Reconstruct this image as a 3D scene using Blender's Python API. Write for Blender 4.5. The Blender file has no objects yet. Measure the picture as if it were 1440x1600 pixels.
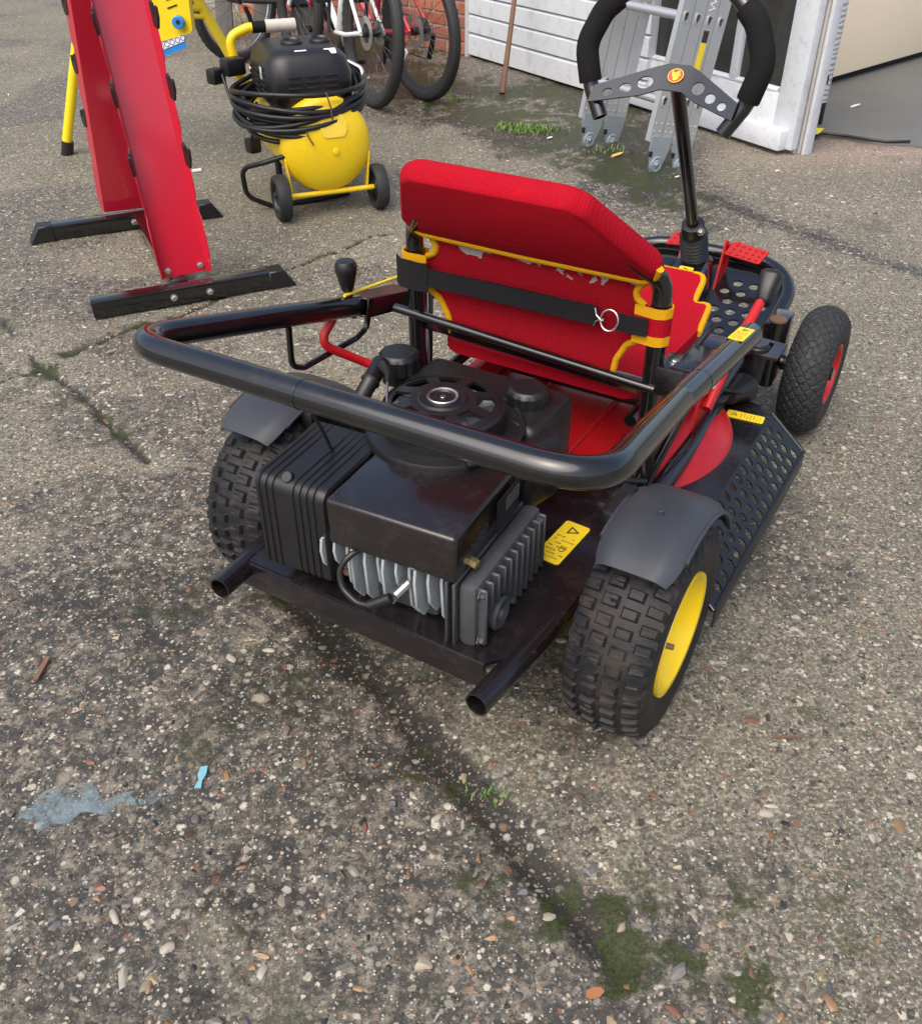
import bpy, bmesh, math, random
import numpy as np
from mathutils import Vector, Matrix, geometry

# ------------------------------------------------------------------ camera, sky, sun, exposure
scene = bpy.context.scene
COL = scene.collection
R = math.radians
cam = bpy.data.cameras.new('camera'); camo = bpy.data.objects.new('camera', cam); COL.objects.link(camo)
camo.location = (0, 0, 1.2); camo.rotation_euler = (R(90 - 36.5), 0, 0)
cam.sensor_fit = 'VERTICAL'; cam.sensor_height = 24; cam.lens = 24 * 1460 / 1600
cam.clip_start = .02; cam.clip_end = 500
scene.camera = camo
SUN_EL, SUN_AZ = 56, 212            # degrees; azimuth the light comes from, clockwise from +Y
world = bpy.data.worlds.new('World'); scene.world = world; world.use_nodes = True
wn = world.node_tree; bg = wn.nodes['Background']
sky = wn.nodes.new('ShaderNodeTexSky'); sky.sky_type = 'NISHITA'; sky.sun_disc = False
sky.sun_elevation = R(SUN_EL); sky.sun_rotation = R(SUN_AZ); sky.air_density = 1.0; sky.dust_density = 5.0; sky.ozone_density = 1.0
wn.links.new(sky.outputs['Color'], bg.inputs['Color']); bg.inputs['Strength'].default_value = .15
sun = bpy.data.lights.new('sun', 'SUN'); sun.energy = 1.3; sun.angle = R(70); sun.color = (1, .95, .87)
suno = bpy.data.objects.new('sun', sun); COL.objects.link(suno); suno.location = (-3, -4, 6)
az, el = R(SUN_AZ), R(SUN_EL)
sd = Vector((math.sin(az) * math.cos(el), math.cos(az) * math.cos(el), math.sin(el)))
suno.rotation_euler = sd.to_track_quat('Z', 'Y').to_euler()
vs = scene.view_settings; vs.view_transform = 'Standard'; vs.look = 'None'; vs.gamma = 1; vs.use_curve_mapping = False
vs.exposure = 0.64
scene.render.engine = 'CYCLES'

rng = random.Random(7); nr = np.random.default_rng(11)
PI = math.pi

# ------------------------------------------------------------------ materials
MATS = {}
def M(name, col, rough=.5, metal=0, var=.12, vs=9, dirt=0, dcol=(.22, .19, .15), ds=60, bump=0, bs=300, coat=0, wave=None, spec=.5, rvar=0):
    if name in MATS: return MATS[name]
    m = bpy.data.materials.new(name); m.use_nodes = True; t = m.node_tree; N = t.nodes; L = t.links
    p = N['Principled BSDF']; tc = N.new('ShaderNodeTexCoord'); MATS[name] = m
    c = (*col, 1)
    n1 = N.new('ShaderNodeTexNoise'); n1.inputs['Scale'].default_value = vs; n1.inputs['Detail'].default_value = 6; n1.inputs['Roughness'].default_value = .65
    L.new(tc.outputs['Object'], n1.inputs['Vector'])
    mx = N.new('ShaderNodeMix'); mx.data_type = 'RGBA'
    mx.inputs[6].default_value = (*[x * (1 - var) for x in col], 1); mx.inputs[7].default_value = (*[min(1, x * (1 + var)) for x in col], 1)
    L.new(n1.outputs['Fac'], mx.inputs[0]); out = mx.outputs[2]
    if dirt:
        n2 = N.new('ShaderNodeTexNoise'); n2.inputs['Scale'].default_value = ds; n2.inputs['Detail'].default_value = 8; n2.inputs['Roughness'].default_value = .75
        L.new(tc.outputs['Object'], n2.inputs['Vector'])
        mr = N.new('ShaderNodeMapRange'); mr.inputs[1].default_value = .5; mr.inputs[2].default_value = .8; mr.inputs[4].default_value = dirt
        L.new(n2.outputs['Fac'], mr.inputs[0])
        m2 = N.new('ShaderNodeMix'); m2.data_type = 'RGBA'; L.new(mr.outputs[0], m2.inputs[0]); L.new(out, m2.inputs[6]); m2.inputs[7].default_value = (*dcol, 1); out = m2.outputs[2]
        m3 = N.new('ShaderNodeMath'); m3.operation = 'MULTIPLY_ADD'; L.new(mr.outputs[0], m3.inputs[0]); m3.inputs[1].default_value = .8; m3.inputs[2].default_value = rough
        m3.use_clamp = True; L.new(m3.outputs[0], p.inputs['Roughness'])
    elif rvar:
        m3 = N.new('ShaderNodeMath'); m3.operation = 'MULTIPLY_ADD'; L.new(n1.outputs['Fac'], m3.inputs[0]); m3.inputs[1].default_value = rvar; m3.inputs[2].default_value = rough - rvar / 2
        L.new(m3.outputs[0], p.inputs['Roughness'])
    else: p.inputs['Roughness'].default_value = rough
    L.new(out, p.inputs['Base Color'])
    p.inputs['Metallic'].default_value = metal; p.inputs['Coat Weight'].default_value = coat; p.inputs['Coat Roughness'].default_value = .12
    p.inputs['Specular IOR Level'].default_value = spec
    if bump:
        b = N.new('ShaderNodeBump'); b.inputs['Strength'].default_value = bump; b.inputs['Distance'].default_value = .002
        if wave:
            h = None
            for sc, d in wave:
                w = N.new('ShaderNodeTexWave'); w.bands_direction = d; w.inputs['Scale'].default_value = sc; w.inputs['Distortion'].default_value = .4
                L.new(tc.outputs['Object'], w.inputs['Vector'])
                if h is None: h = w.outputs['Fac']
                else:
                    a = N.new('ShaderNodeMath'); a.operation = 'ADD'; L.new(h, a.inputs[0]); L.new(w.outputs['Fac'], a.inputs[1]); h = a.outputs[0]
            L.new(h, b.inputs['Height'])
        else:
            n3 = N.new('ShaderNodeTexNoise'); n3.inputs['Scale'].default_value = bs; n3.inputs['Detail'].default_value = 4
            L.new(tc.outputs['Object'], n3.inputs['Vector']); L.new(n3.outputs['Fac'], b.inputs['Height'])
        L.new(b.outputs[0], p.inputs['Normal'])
    return m

BLK = M('black gloss paint', (.006, .006, .007), .16, dirt=.18, dcol=(.07, .062, .055), ds=20, coat=.6, bump=.03, bs=120)
BLKW = M('worn black paint', (.009, .007, .008), .22, dirt=.30, dcol=(.07, .055, .052), ds=22, bump=.12, bs=90, coat=.3)
RUSTB = M('brown black enamel', (.012, .009, .009), .22, dirt=.5, dcol=(.060, .042, .040), ds=24, bump=.12, bs=160, var=.4, coat=.4)
PLB = M('black plastic', (.010, .010, .011), .36, dirt=.14, dcol=(.06, .057, .053), ds=40, bump=.15, bs=700)
PLG = M('grey fender plastic', (.042, .046, .055), .42, dirt=.15, dcol=(.07, .07, .07), ds=25, bump=.1, bs=900)
FOAM = M('black foam', (.010, .010, .011), .9, bump=.5, bs=900, var=.3, spec=.2)
TYR = M('tyre rubber', (.013, .013, .015), .52, dirt=.8, dcol=(.10, .076, .055), ds=14, bump=.3, bs=260, var=.3, spec=.35)
TYF = M('front tyre rubber', (.024, .025, .027), .6, dirt=.4, dcol=(.07, .065, .06), ds=30, bump=.15, bs=300, var=.2, spec=.4)
YEL = M('yellow paint', (.90, .62, .004), .32, var=.05, coat=.2, dirt=.10, dcol=(.3, .2, .05), ds=80)
YELT = M('yellow tank paint', (.88, .60, .008), .36, var=.06, dirt=.22, dcol=(.25, .17, .05), ds=70, coat=.15)
RED = M('red deck paint', (.50, .008, .012), .36, var=.2, vs=14, dirt=.35, dcol=(.10, .018, .016), ds=13, coat=.12)
REDR = M('red rack paint', (.50, .003, .024), .32, var=.05, coat=.8, spec=.6)
CLOTH = M('red knit cloth', (.36, .003, .013), .92, var=.10, vs=20, bump=.35, wave=((70, 'X'), (130, 'Z')), spec=.15)
TRIM = M('yellow webbing', (.80, .40, .006), .8, var=.1, bump=.6, wave=((160, 'X'), (160, 'Z')), spec=.2)
WEB = M('black webbing', (.012, .012, .014), .8, var=.2, bump=.5, wave=((140, 'X'), (140, 'Z')), spec=.25)
STEEL = M('zinc steel', (.55, .55, .54), .35, metal=1, var=.2, dirt=.3, dcol=(.2, .17, .13), ds=50)
ALU = M('cast aluminium', (.46, .50, .52), .5, metal=.35, var=.25, vs=40, dirt=.5, dcol=(.10, .10, .10), ds=60, bump=.3, bs=200)
ALUD = M('dirty cast aluminium', (.085, .09, .097), .5, metal=.5, var=.3, vs=40, dirt=.6, dcol=(.05, .05, .05), ds=50, bump=.3, bs=200)
LADA = M('brushed aluminium', (.60, .62, .64), .42, metal=.75, var=.08, dirt=.2, dcol=(.35, .35, .35), ds=15)
LADZ = M('galvanised hinge', (.42, .48, .52), .45, metal=.6, var=.2, vs=30, dirt=.4, dcol=(.2, .2, .19), ds=30)
STK = M('yellow sticker', (.85, .62, .02), .45, var=.1, dirt=.25, dcol=(.35, .25, .05), ds=60)
INK = M('dark ink', (.03, .025, .02), .6)
WPAINT = M('white paint', (.62, .655, .69), .5, var=.08, dirt=.75, dcol=(.30, .30, .24), ds=13, bump=.2, bs=60)
WPAINT2 = M('white door paint', (.62, .655, .70), .42, var=.08, dirt=.7, dcol=(.30, .285, .23), ds=15, bump=.2, bs=60)
BLUEK = M('blue plastic', (.02, .22, .62), .4)
WHT = M('white plastic', (.8, .8, .8), .5, var=.05)
SILV = M('polished rim', (.6, .6, .6), .25, metal=.9, var=.1)
RUSTBR = M('rusty brown', (.16, .085, .05), .8, var=.4, vs=30)
DARK = M('dark interior', (.006, .006, .006), .7)

# ------------------------------------------------------------------ mesh helpers
def finish(bm, name, mat, parent=None, angle=38, recalc=True, mats=None):
    if recalc: bmesh.ops.recalc_face_normals(bm, faces=bm.faces)
    me = bpy.data.meshes.new(name); bm.to_mesh(me); bm.free()
    me.polygons.foreach_set('use_smooth', [True] * len(me.polygons)); me.set_sharp_from_angle(angle=R(angle))
    for m in (mats or [mat]): me.materials.append(m)
    return link(name, me, parent)
def link(name, me, parent=None):
    o = bpy.data.objects.new(name, me); COL.objects.link(o); o.parent = parent; return o
def cp(o, parent, loc=None, rot=None, scale=None):
    c = o.copy(); COL.objects.link(c); c.parent = parent
    if loc is not None: c.location = loc
    if rot is not None: c.rotation_euler = rot
    if scale is not None: c.scale = scale
    return c
def thing(name, label, cat, loc=(0, 0, 0), rz=0, group=None):
    o = bpy.data.objects.new(name, None); COL.objects.link(o); o.location = loc; o.rotation_euler = (0, 0, rz); o.empty_display_size = .1
    return tag(o, label, cat, group)
def tag(o, label, cat, group=None):
    o['label'] = label; o['category'] = cat
    if group: o['group'] = group
    return o

def b_box(bm, c, s, rot=None, bev=0, seg=2):
    r = bmesh.ops.create_cube(bm, size=1); vs_ = r['verts']
    mt = Matrix.Translation(Vector(c)) @ (rot.to_4x4() if rot is not None else Matrix.Identity(4)) @ Matrix.Diagonal((*s, 1))
    if bev:
        for v in vs_: v.co = Vector((v.co.x * s[0], v.co.y * s[1], v.co.z * s[2]))
        es = list({e for v in vs_ for e in v.link_edges})
        g = bmesh.ops.bevel(bm, geom=es, offset=bev, segments=seg, affect='EDGES', profile=.5)
        vs2 = {v for f in g['faces'] for v in f.verts} | {v for v in vs_ if v.is_valid}
        # collect the whole island
        st = list(vs2); seen = set(st)
        while st:
            v = st.pop()
            for e in v.link_edges:
                w = e.other_vert(v)
                if w not in seen: seen.add(w); st.append(w)
        mt2 = Matrix.Translation(Vector(c)) @ (rot.to_4x4() if rot is not None else Matrix.Identity(4))
        for v in seen: v.co = mt2 @ v.co
    else:
        for v in vs_: v.co = mt @ v.co
    return bm
def box(name, c, s, mat, parent=None, rot=None, bev=.003, seg=2):
    bm = bmesh.new(); b_box(bm, c, s, rot, bev, seg); return finish(bm, name, mat, parent)
def rz(a): return Matrix.Rotation(R(a), 3, 'Z')
def rx(a): return Matrix.Rotation(R(a), 3, 'X')
def ry(a): return Matrix.Rotation(R(a), 3, 'Y')

def fillet(P, rad, n=6, closed=False):
    P = [Vector(p) for p in P]; out = []; N = len(P)
    for i, p in enumerate(P):
        if not closed and i in (0, N - 1): out.append(p); continue
        a, b = P[i - 1], P[(i + 1) % N]
        u, v = (a - p), (b - p); lu, lv = u.length, v.length; u.normalize(); v.normalize()
        ang = u.angle(v, PI)
        if ang > 3.1: out.append(p); continue
        d = min(rad / math.tan(ang / 2), lu * .48, lv * .48); s, e = p + u * d, p + v * d
        for k in range(n + 1):
            t = k / n; out.append(s * (1 - t) ** 2 + p * 2 * t * (1 - t) + e * t * t)
    return out
def b_tube(bm, P, r, seg=12, closed=False, cap=True, wall=0):
    P = [Vector(p) for p in P]; n = len(P)
    rad = r if isinstance(r, (list, tuple)) else [r] * n
    if len(rad) != n: rad = list(np.interp(np.linspace(0, 1, n), np.linspace(0, 1, len(rad)), rad))
    T = []
    for i in range(n):
        a = P[i - 1] if (i > 0 or closed) else P[i]; b = P[(i + 1) % n] if (i < n - 1 or closed) else P[i]
        T.append((b - a).normalized())
    up = Vector((0, 0, 1)) if abs(T[0].z) < .9 else Vector((1, 0, 0))
    u = T[0].cross(up).normalized(); rings = []
    for i in range(n):
        if i:
            ax = T[i - 1].cross(T[i])
            if ax.length > 1e-7: u = Matrix.Rotation(T[i - 1].angle(T[i]), 3, ax.normalized()) @ u
        u = (u - T[i] * u.dot(T[i])).normalized(); v = T[i].cross(u)
        rings.append([bm.verts.new(P[i] + (u * math.cos(2 * PI * k / seg) + v * math.sin(2 * PI * k / seg)) * rad[i]) for k in range(seg)])
    for i in range(n if closed else n - 1):
        A, B = rings[i], rings[(i + 1) % n]
        for k in range(seg): bm.faces.new((A[k], A[(k + 1) % seg], B[(k + 1) % seg], B[k]))
    if not closed:
        if wall:      # hollow open end at the start: inner wall going in
            for ri, sgn in ((0, 1), (n - 1, -1)):
                A = rings[ri]; c = P[ri]
                I = [bm.verts.new(c + (q.co - c) * (1 - wall)) for q in A]
                D = [bm.verts.new(q.co + T[ri] * sgn * rad[ri] * 5) for q in I]
                for k in range(seg):
                    bm.faces.new((A[k], A[(k + 1) % seg], I[(k + 1) % seg], I[k])); bm.faces.new((I[k], I[(k + 1) % seg], D[(k + 1) % seg], D[k]))
                bm.faces.new(D)
        elif cap: bm.faces.new(rings[0]); bm.faces.new(rings[-1])
    return bm
def tube(name, P, r, mat, parent=None, seg=12, closed=False, wall=0, fil=0, fn=6):
    bm = bmesh.new()
    if fil: P = fillet(P, fil, fn, closed)
    b_tube(bm, P, r, seg, closed, True, wall); return finish(bm, name, mat, parent, 50)
def b_lathe(bm, prof, mat4=Matrix.Identity(4), seg=32, closed=False):
    rings = []
    for (r, z) in prof:
        if r < 1e-6: rings.append([bm.verts.new(mat4 @ Vector((0, 0, z)))])
        else: rings.append([bm.verts.new(mat4 @ Vector((r * math.cos(2 * PI * k / seg), r * math.sin(2 * PI * k / seg), z))) for k in range(seg)])
    m = len(rings)
    for i in range(m if closed else m - 1):
        A, B = rings[i], rings[(i + 1) % m]
        for k in range(seg):
            k2 = (k + 1) % seg
            if len(A) == 1 and len(B) > 1: bm.faces.new((A[0], B[k], B[k2]))
            elif len(B) == 1 and len(A) > 1: bm.faces.new((A[k], A[k2], B[0]))
            elif len(A) > 1: bm.faces.new((A[k], A[k2], B[k2], B[k]))
    return bm
def axis(c, d):
    d = Vector(d).normalized(); return Matrix.Translation(Vector(c)) @ d.to_track_quat('Z', 'Y').to_matrix().to_4x4()
def lathe(name, prof, mat, parent=None, m4=Matrix.Identity(4), seg=32, closed=False, angle=38):
    bm = bmesh.new(); b_lathe(bm, prof, m4, seg, closed); return finish(bm, name, mat, parent, angle)
def cyl(name, a, b, r, mat, parent=None, seg=16, r2=None):
    a, b = Vector(a), Vector(b); h = (b - a).length; r2 = r if r2 is None else r2; c = min(r, h) * .12
    return lathe(name, [(0, 0), (r - c, 0), (r, c), (r2, h - c), (r2 - c, h), (0, h)], mat, parent, axis(a, b - a), seg)
def bolt(name, p, d, r, mat, parent):
    return lathe(name, [(0, 0), (r * 1.5, 0), (r * 1.5, r * .3), (r, r * .3), (r, r * 1.1), (r * .8, r * 1.3), (0, r * 1.3)], mat, parent, axis(p, d), 6 if r > .004 else 8, angle=25)

def b_plate(bm, loops, th, f):
    """flat plate with holes; loops of 2D points (outer first), thickness th, f maps (u, v, w) to a point"""
    pts = [Vector(p) for lp in loops for p in lp]; ed = []; o = 0
    for lp in loops: ed += [(o + i, o + (i + 1) % len(lp)) for i in range(len(lp))]; o += len(lp)
    VO, _, FO, OV, _, _ = geometry.delaunay_2d_cdt(pts, ed, [], 0, 1e-7)
    m = {i: k for k, l in enumerate(OV) for i in l}
    E0 = np.array([(*pts[i], *pts[j]) for i, j in ed])
    top = [bm.verts.new(f(p.x, p.y, th / 2)) for p in VO]; bot = [bm.verts.new(f(p.x, p.y, -th / 2)) for p in VO]
    for t in FO:
        cx = sum(VO[i].x for i in t) / 3; cy = sum(VO[i].y for i in t) / 3
        cr = (E0[:, 1] > cy) != (E0[:, 3] > cy); q = E0[cr]
        if (np.sum(cx < q[:, 0] + (cy - q[:, 1]) / (q[:, 3] - q[:, 1]) * (q[:, 2] - q[:, 0])) % 2) == 0: continue
        bm.faces.new([top[i] for i in t]); bm.faces.new([bot[i] for i in reversed(t)])
    for i, j in ed:
        a, b = m[i], m[j]
        if a == b: continue
        try: bm.faces.new((top[a], top[b], bot[b], bot[a]))
        except ValueError: pass
    for v in [v for v in bm.verts if not v.link_faces]: bm.verts.remove(v)
    return bm
def plate(name, loops, th, f, mat, parent=None, angle=30):
    bm = bmesh.new(); b_plate(bm, loops, th, f); return finish(bm, name, mat, parent, angle)
def circ(x, y, r, n=14, sy=1): return [(x + r * math.cos(2 * PI * k / n), y + sy * r * math.sin(2 * PI * k / n)) for k in range(n)]
def rrect(x0, y0, x1, y1, r, n=5):
    out = []
    for cx, cy, a in ((x1 - r, y1 - r, 0), (x0 + r, y1 - r, 90), (x0 + r, y0 + r, 180), (x1 - r, y0 + r, 270)):
        out += [(cx + r * math.cos(R(a + 90 * k / n)), cy + r * math.sin(R(a + 90 * k / n))) for k in range(n + 1)]
    return out
def text_mesh(name, s, size, mat, parent, m4, th=.0002):
    cu = bpy.data.curves.new(name, 'FONT'); cu.body = s; cu.size = size; cu.align_x = 'CENTER'; cu.align_y = 'CENTER'; cu.extrude = th
    o = bpy.data.objects.new(name, cu); me = bpy.data.meshes.new_from_object(o); bpy.data.objects.remove(o); bpy.data.curves.remove(cu)
    me.transform(m4); me.materials.clear(); me.materials.append(mat); return link(name, me, parent)

def tyre(name, Ro, W, rb, mat, parent, kind, cx=0):
    """one continuous carcass with moulded tread; wheel axis = X, centre at origin"""
    NA, NC = (456, 60) if kind == 'knob' else (330, 44)
    bm = bmesh.new(); G = []
    hw = W / 2; tr = random.Random(5); wear = {(l, k): tr.uniform(.75, 1.08) for l in range(4) for k in range(40)}
    for i in range(NA):
        th = 2 * PI * i / NA; row = []
        for j in range(NC + 1):
            s = -1 + 2 * j / NC; a = abs(s)
            # section: crown for a<.66, sidewall beyond
            if a < .64:
                q = a / .64; x = hw * .93 * q; r = Ro - .010 * q ** 2.4 * (1.4 if kind == 'knob' else 2.6)
            else:
                q = (a - .64) / .36; sh = Ro - .010 * (1.4 if kind == 'knob' else 2.6)
                x = hw * (.93 + .07 * math.sin(PI * min(1, q * 1.5))) - max(0, q - .7) * .025; r = sh + (rb - sh) * q ** .92
            h = 0
            if kind == 'knob':
                if a < .66:
                    ln = a * Ro * 0; tt = th / (2 * PI) * 38
                    lane = int((s + .66) / .33); lane = min(3, max(0, lane)); u = (s + .66) / .33 - lane
                    ph = (tt + (0, .5, .12, .62)[lane]) % 1
                    inb = .17 < u < .83 and .16 < ph < .68
                    h = .0075 * wear[(lane, int(tt + (.5 if lane in (1, 2) else 0)) % 38)] if inb else 0
                    if inb and lane in (1, 2) and .38 < ph < .44 and u > .45: h = .0052
                    if inb and lane in (0, 3) and .37 < ph < .43 and .3 < u < .7: h = .0055
                elif a < .78:
                    tt = (th / (2 * PI) * 38 + .0) % 1
                    h = .006 * (1 - (a - .66) / .12) if .12 < tt < .66 else 0
                r2 = r + h - .0075 + tr.uniform(-.00035, .00035)
            else:
                if a < .70:
                    p1 = (th / (2 * PI) * 34 + s * 3.0) % 1; p2 = (th / (2 * PI) * 34 - s * 3.0) % 1
                    g = p1 < .14 or p2 < .14
                    h = -.0035 if g else 0
                r2 = r + h
            xx = math.copysign(x, s)
            row.append(bm.verts.new((xx, r2 * math.cos(th), r2 * math.sin(th))))
        G.append(row)
    for i in range(NA):
        A, B = G[i], G[(i + 1) % NA]
        for j in range(NC): bm.faces.new((A[j], B[j], B[j + 1], A[j + 1]))
    return finish(bm, name, mat, parent, 28)

# ------------------------------------------------------------------ ground
def vnoise(x, y, f, seed):
    g = np.random.default_rng(seed).random((256, 256)); X, Y = x * f + 31.7, y * f + 17.3
    i, j = np.floor(X).astype(int), np.floor(Y).astype(int); u, v = X - i, Y - j; u = u * u * (3 - 2 * u); v = v * v * (3 - 2 * v)
    i0, j0, i1, j1 = i & 255, j & 255, (i + 1) & 255, (j + 1) & 255
    return (g[i0, j0] * (1 - u) + g[i1, j0] * u) * (1 - v) + (g[i0, j1] * (1 - u) + g[i1, j1] * u) * v
def fbm(x, y, f, seed, o=4, k=.5):
    s = 0; a = 1; t = 0
    for q in range(o): s = s + a * vnoise(x, y, f * 2.03 ** q, seed + q); t += a; a *= k
    return s / t
def seg_dist(x, y, P):
    d = np.full(np.shape(x), 1e9)
    for (ax, ay), (bx, by) in zip(P[:-1], P[1:]):
        ux, uy = bx - ax, by - ay; t = np.clip(((x - ax) * ux + (y - ay) * uy) / (ux * ux + uy * uy), 0, 1)
        d = np.minimum(d, np.hypot(x - ax - t * ux, y - ay - t * uy))
    return d
def sm(e0, e1, x): t = np.clip((x - e0) / (e1 - e0), 0, 1); return t * t * (3 - 2 * t)
CR = [[(-1.6, 2.75), (-1.377, 2.587), (-1.159, 2.301), (-1.006, 2.157), (-.8, 1.906), (-.727, 1.817)],
      [(-1.108, 2.358), (-.957, 2.521), (-.483, 3.097), (-.32, 3.268), (-.05, 3.5)],
      [(-1.5, 2.10), (-1.25, 2.14), (-1.108, 2.30)],
      [(-.40, 1.47), (-.367, 1.409), (-.133, 1.12), (-.041, .981), (.029, .884), (.101, .775), (.22, .62)]]
SLAB = [(-.5, 5.8), (-.067, 5.2), (.422, 4.586), (.766, 4.084), (.961, 3.705), (1.513, 2.929), (2.1, 2.2)]
WALLP = [(-.4, 6.95), (.061, 6.473), (.75, 5.42), (1.098, 4.976), (1.45, 4.34)]
PUD = (-.585, .875)
def fields(x, y):
    n1 = fbm(x, y, 1.6, 3); n2 = fbm(x, y, 7, 21); n3 = fbm(x, y, 30, 41, 3)
    wob = (fbm(x, y, 9, 77) - .5) * .09
    dc = np.minimum.reduce([seg_dist(x + wob, y - wob, c) for c in CR[:3]])
    dj = seg_dist(x + wob * .6, y - wob * .6, CR[3]); ds = seg_dist(x + wob, y, SLAB); dw = seg_dist(x, y, WALLP)
    crack = np.exp(-(dc / .010) ** 2) * sm(.28, .45, n2)
    joint = np.exp(-(dj / .026) ** 2)
    side = (x + .40) * .808 - (1.47 - y) * .589 + wob * .5        # <0: old eroded slab on the left of the joint
    old = sm(.02, -.03, side) * sm(1.72, 1.40, y + .12 * np.sin(x * 5)) 
    rough = old * sm(.26, .50, n1 * .45 + n2 * .55)
    rough = np.clip(rough + .6 * sm(.95, .6, y) * sm(.46, .58, n2) * sm(.35, .1, x), 0, 1)
    wallside = sm(1.35, .85, dw + (n2 - .5) * .6) * sm(-.25, .1, y - 3.0) * sm(1.25, .75, x)
    fine = fbm(x, y, 26, 15, 3)
    moss = np.exp(-(dc / .022) ** 2) * sm(.36, .58, n2) + np.exp(-(dj / .06) ** 2) * sm(.44, .58, n2) * .9
    moss = moss + 1.15 * wallside * sm(.34, .54, fbm(x, y, 4, 91)) * sm(.0, .30, 1.25 - dw)
    moss = moss + sm(.62, .72, fbm(x, y, 6.5, 55)) * .55 * sm(3.4, 2.4, y)
    moss = moss + sm(.30, .08, np.hypot((x - .44), (y - .70) * 1.3)) * sm(.46, .60, fbm(x, y, 18, 58)) * .6
    moss = moss * sm(.34, .56, fine)
    dirt = rough * .95 + np.exp(-(dj / .04) ** 2) * .95 + crack * .8 + np.exp(-(ds / .05) ** 2) * 1.2 * sm(.1, .3, n2) + wallside * .7
    dirt = dirt + sm(.54, .66, fbm(x, y, 3.2, 131)) * .55 * sm(3.5, 2.0, y) + sm(.50, .64, fbm(x, y, 1.7, 171)) * .50 * sm(2.0, 3.2, y)
    dirt = dirt + np.exp(-((y - 1.60 - .05 * np.sin(x * 9)) / .13) ** 2) * sm(-.40, -.65, x) * .8 * sm(.35, .55, n2)
    dirt = dirt + sm(.30, .10, np.hypot(x - .42, y - .62)) * sm(.4, .55, n2) * .8 + sm(.22, .08, np.hypot(x - .12, (y - .62) * 1.4)) * .7
    pink = np.exp(-(np.hypot((x - 1.95) * .55, (y - 4.35) * 1.6) / .34) ** 2) * sm(.3, .5, n2 + .1)
    h = (n1 - .5) * .010 + (n2 - .5) * .006 * (1 + rough) + (n3 - .5) * .0035 * (1 + 1.2 * rough)
    h = h - crack * .009 - joint * .009 - rough * .007 * (.4 + n3)
    pd = np.hypot((x - PUD[0]) * .8, (y - PUD[1]) * 1.4); h = h - .007 * np.exp(-(pd / .060) ** 2) + .003 * (n3 - .5) * np.exp(-(pd / .12) ** 2)
    soil = np.clip(np.exp(-(dj / .034) ** 2) * (1.0 + .6 * n2) + crack * 1.1 * sm(.3, .5, n2 + .1) + np.exp(-(ds / .045) ** 2) * (.3 + .9 * n2) + wallside * sm(.38, .55, fbm(x, y, 3, 201)) * .95 + old * sm(.50, .62, fbm(x, y, 5, 301)) * .6, 0, 1)
    return h, np.clip(moss, 0, 1), np.clip(dirt, 0, 1), np.clip(pink, 0, 1), rough, soil, old
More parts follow.
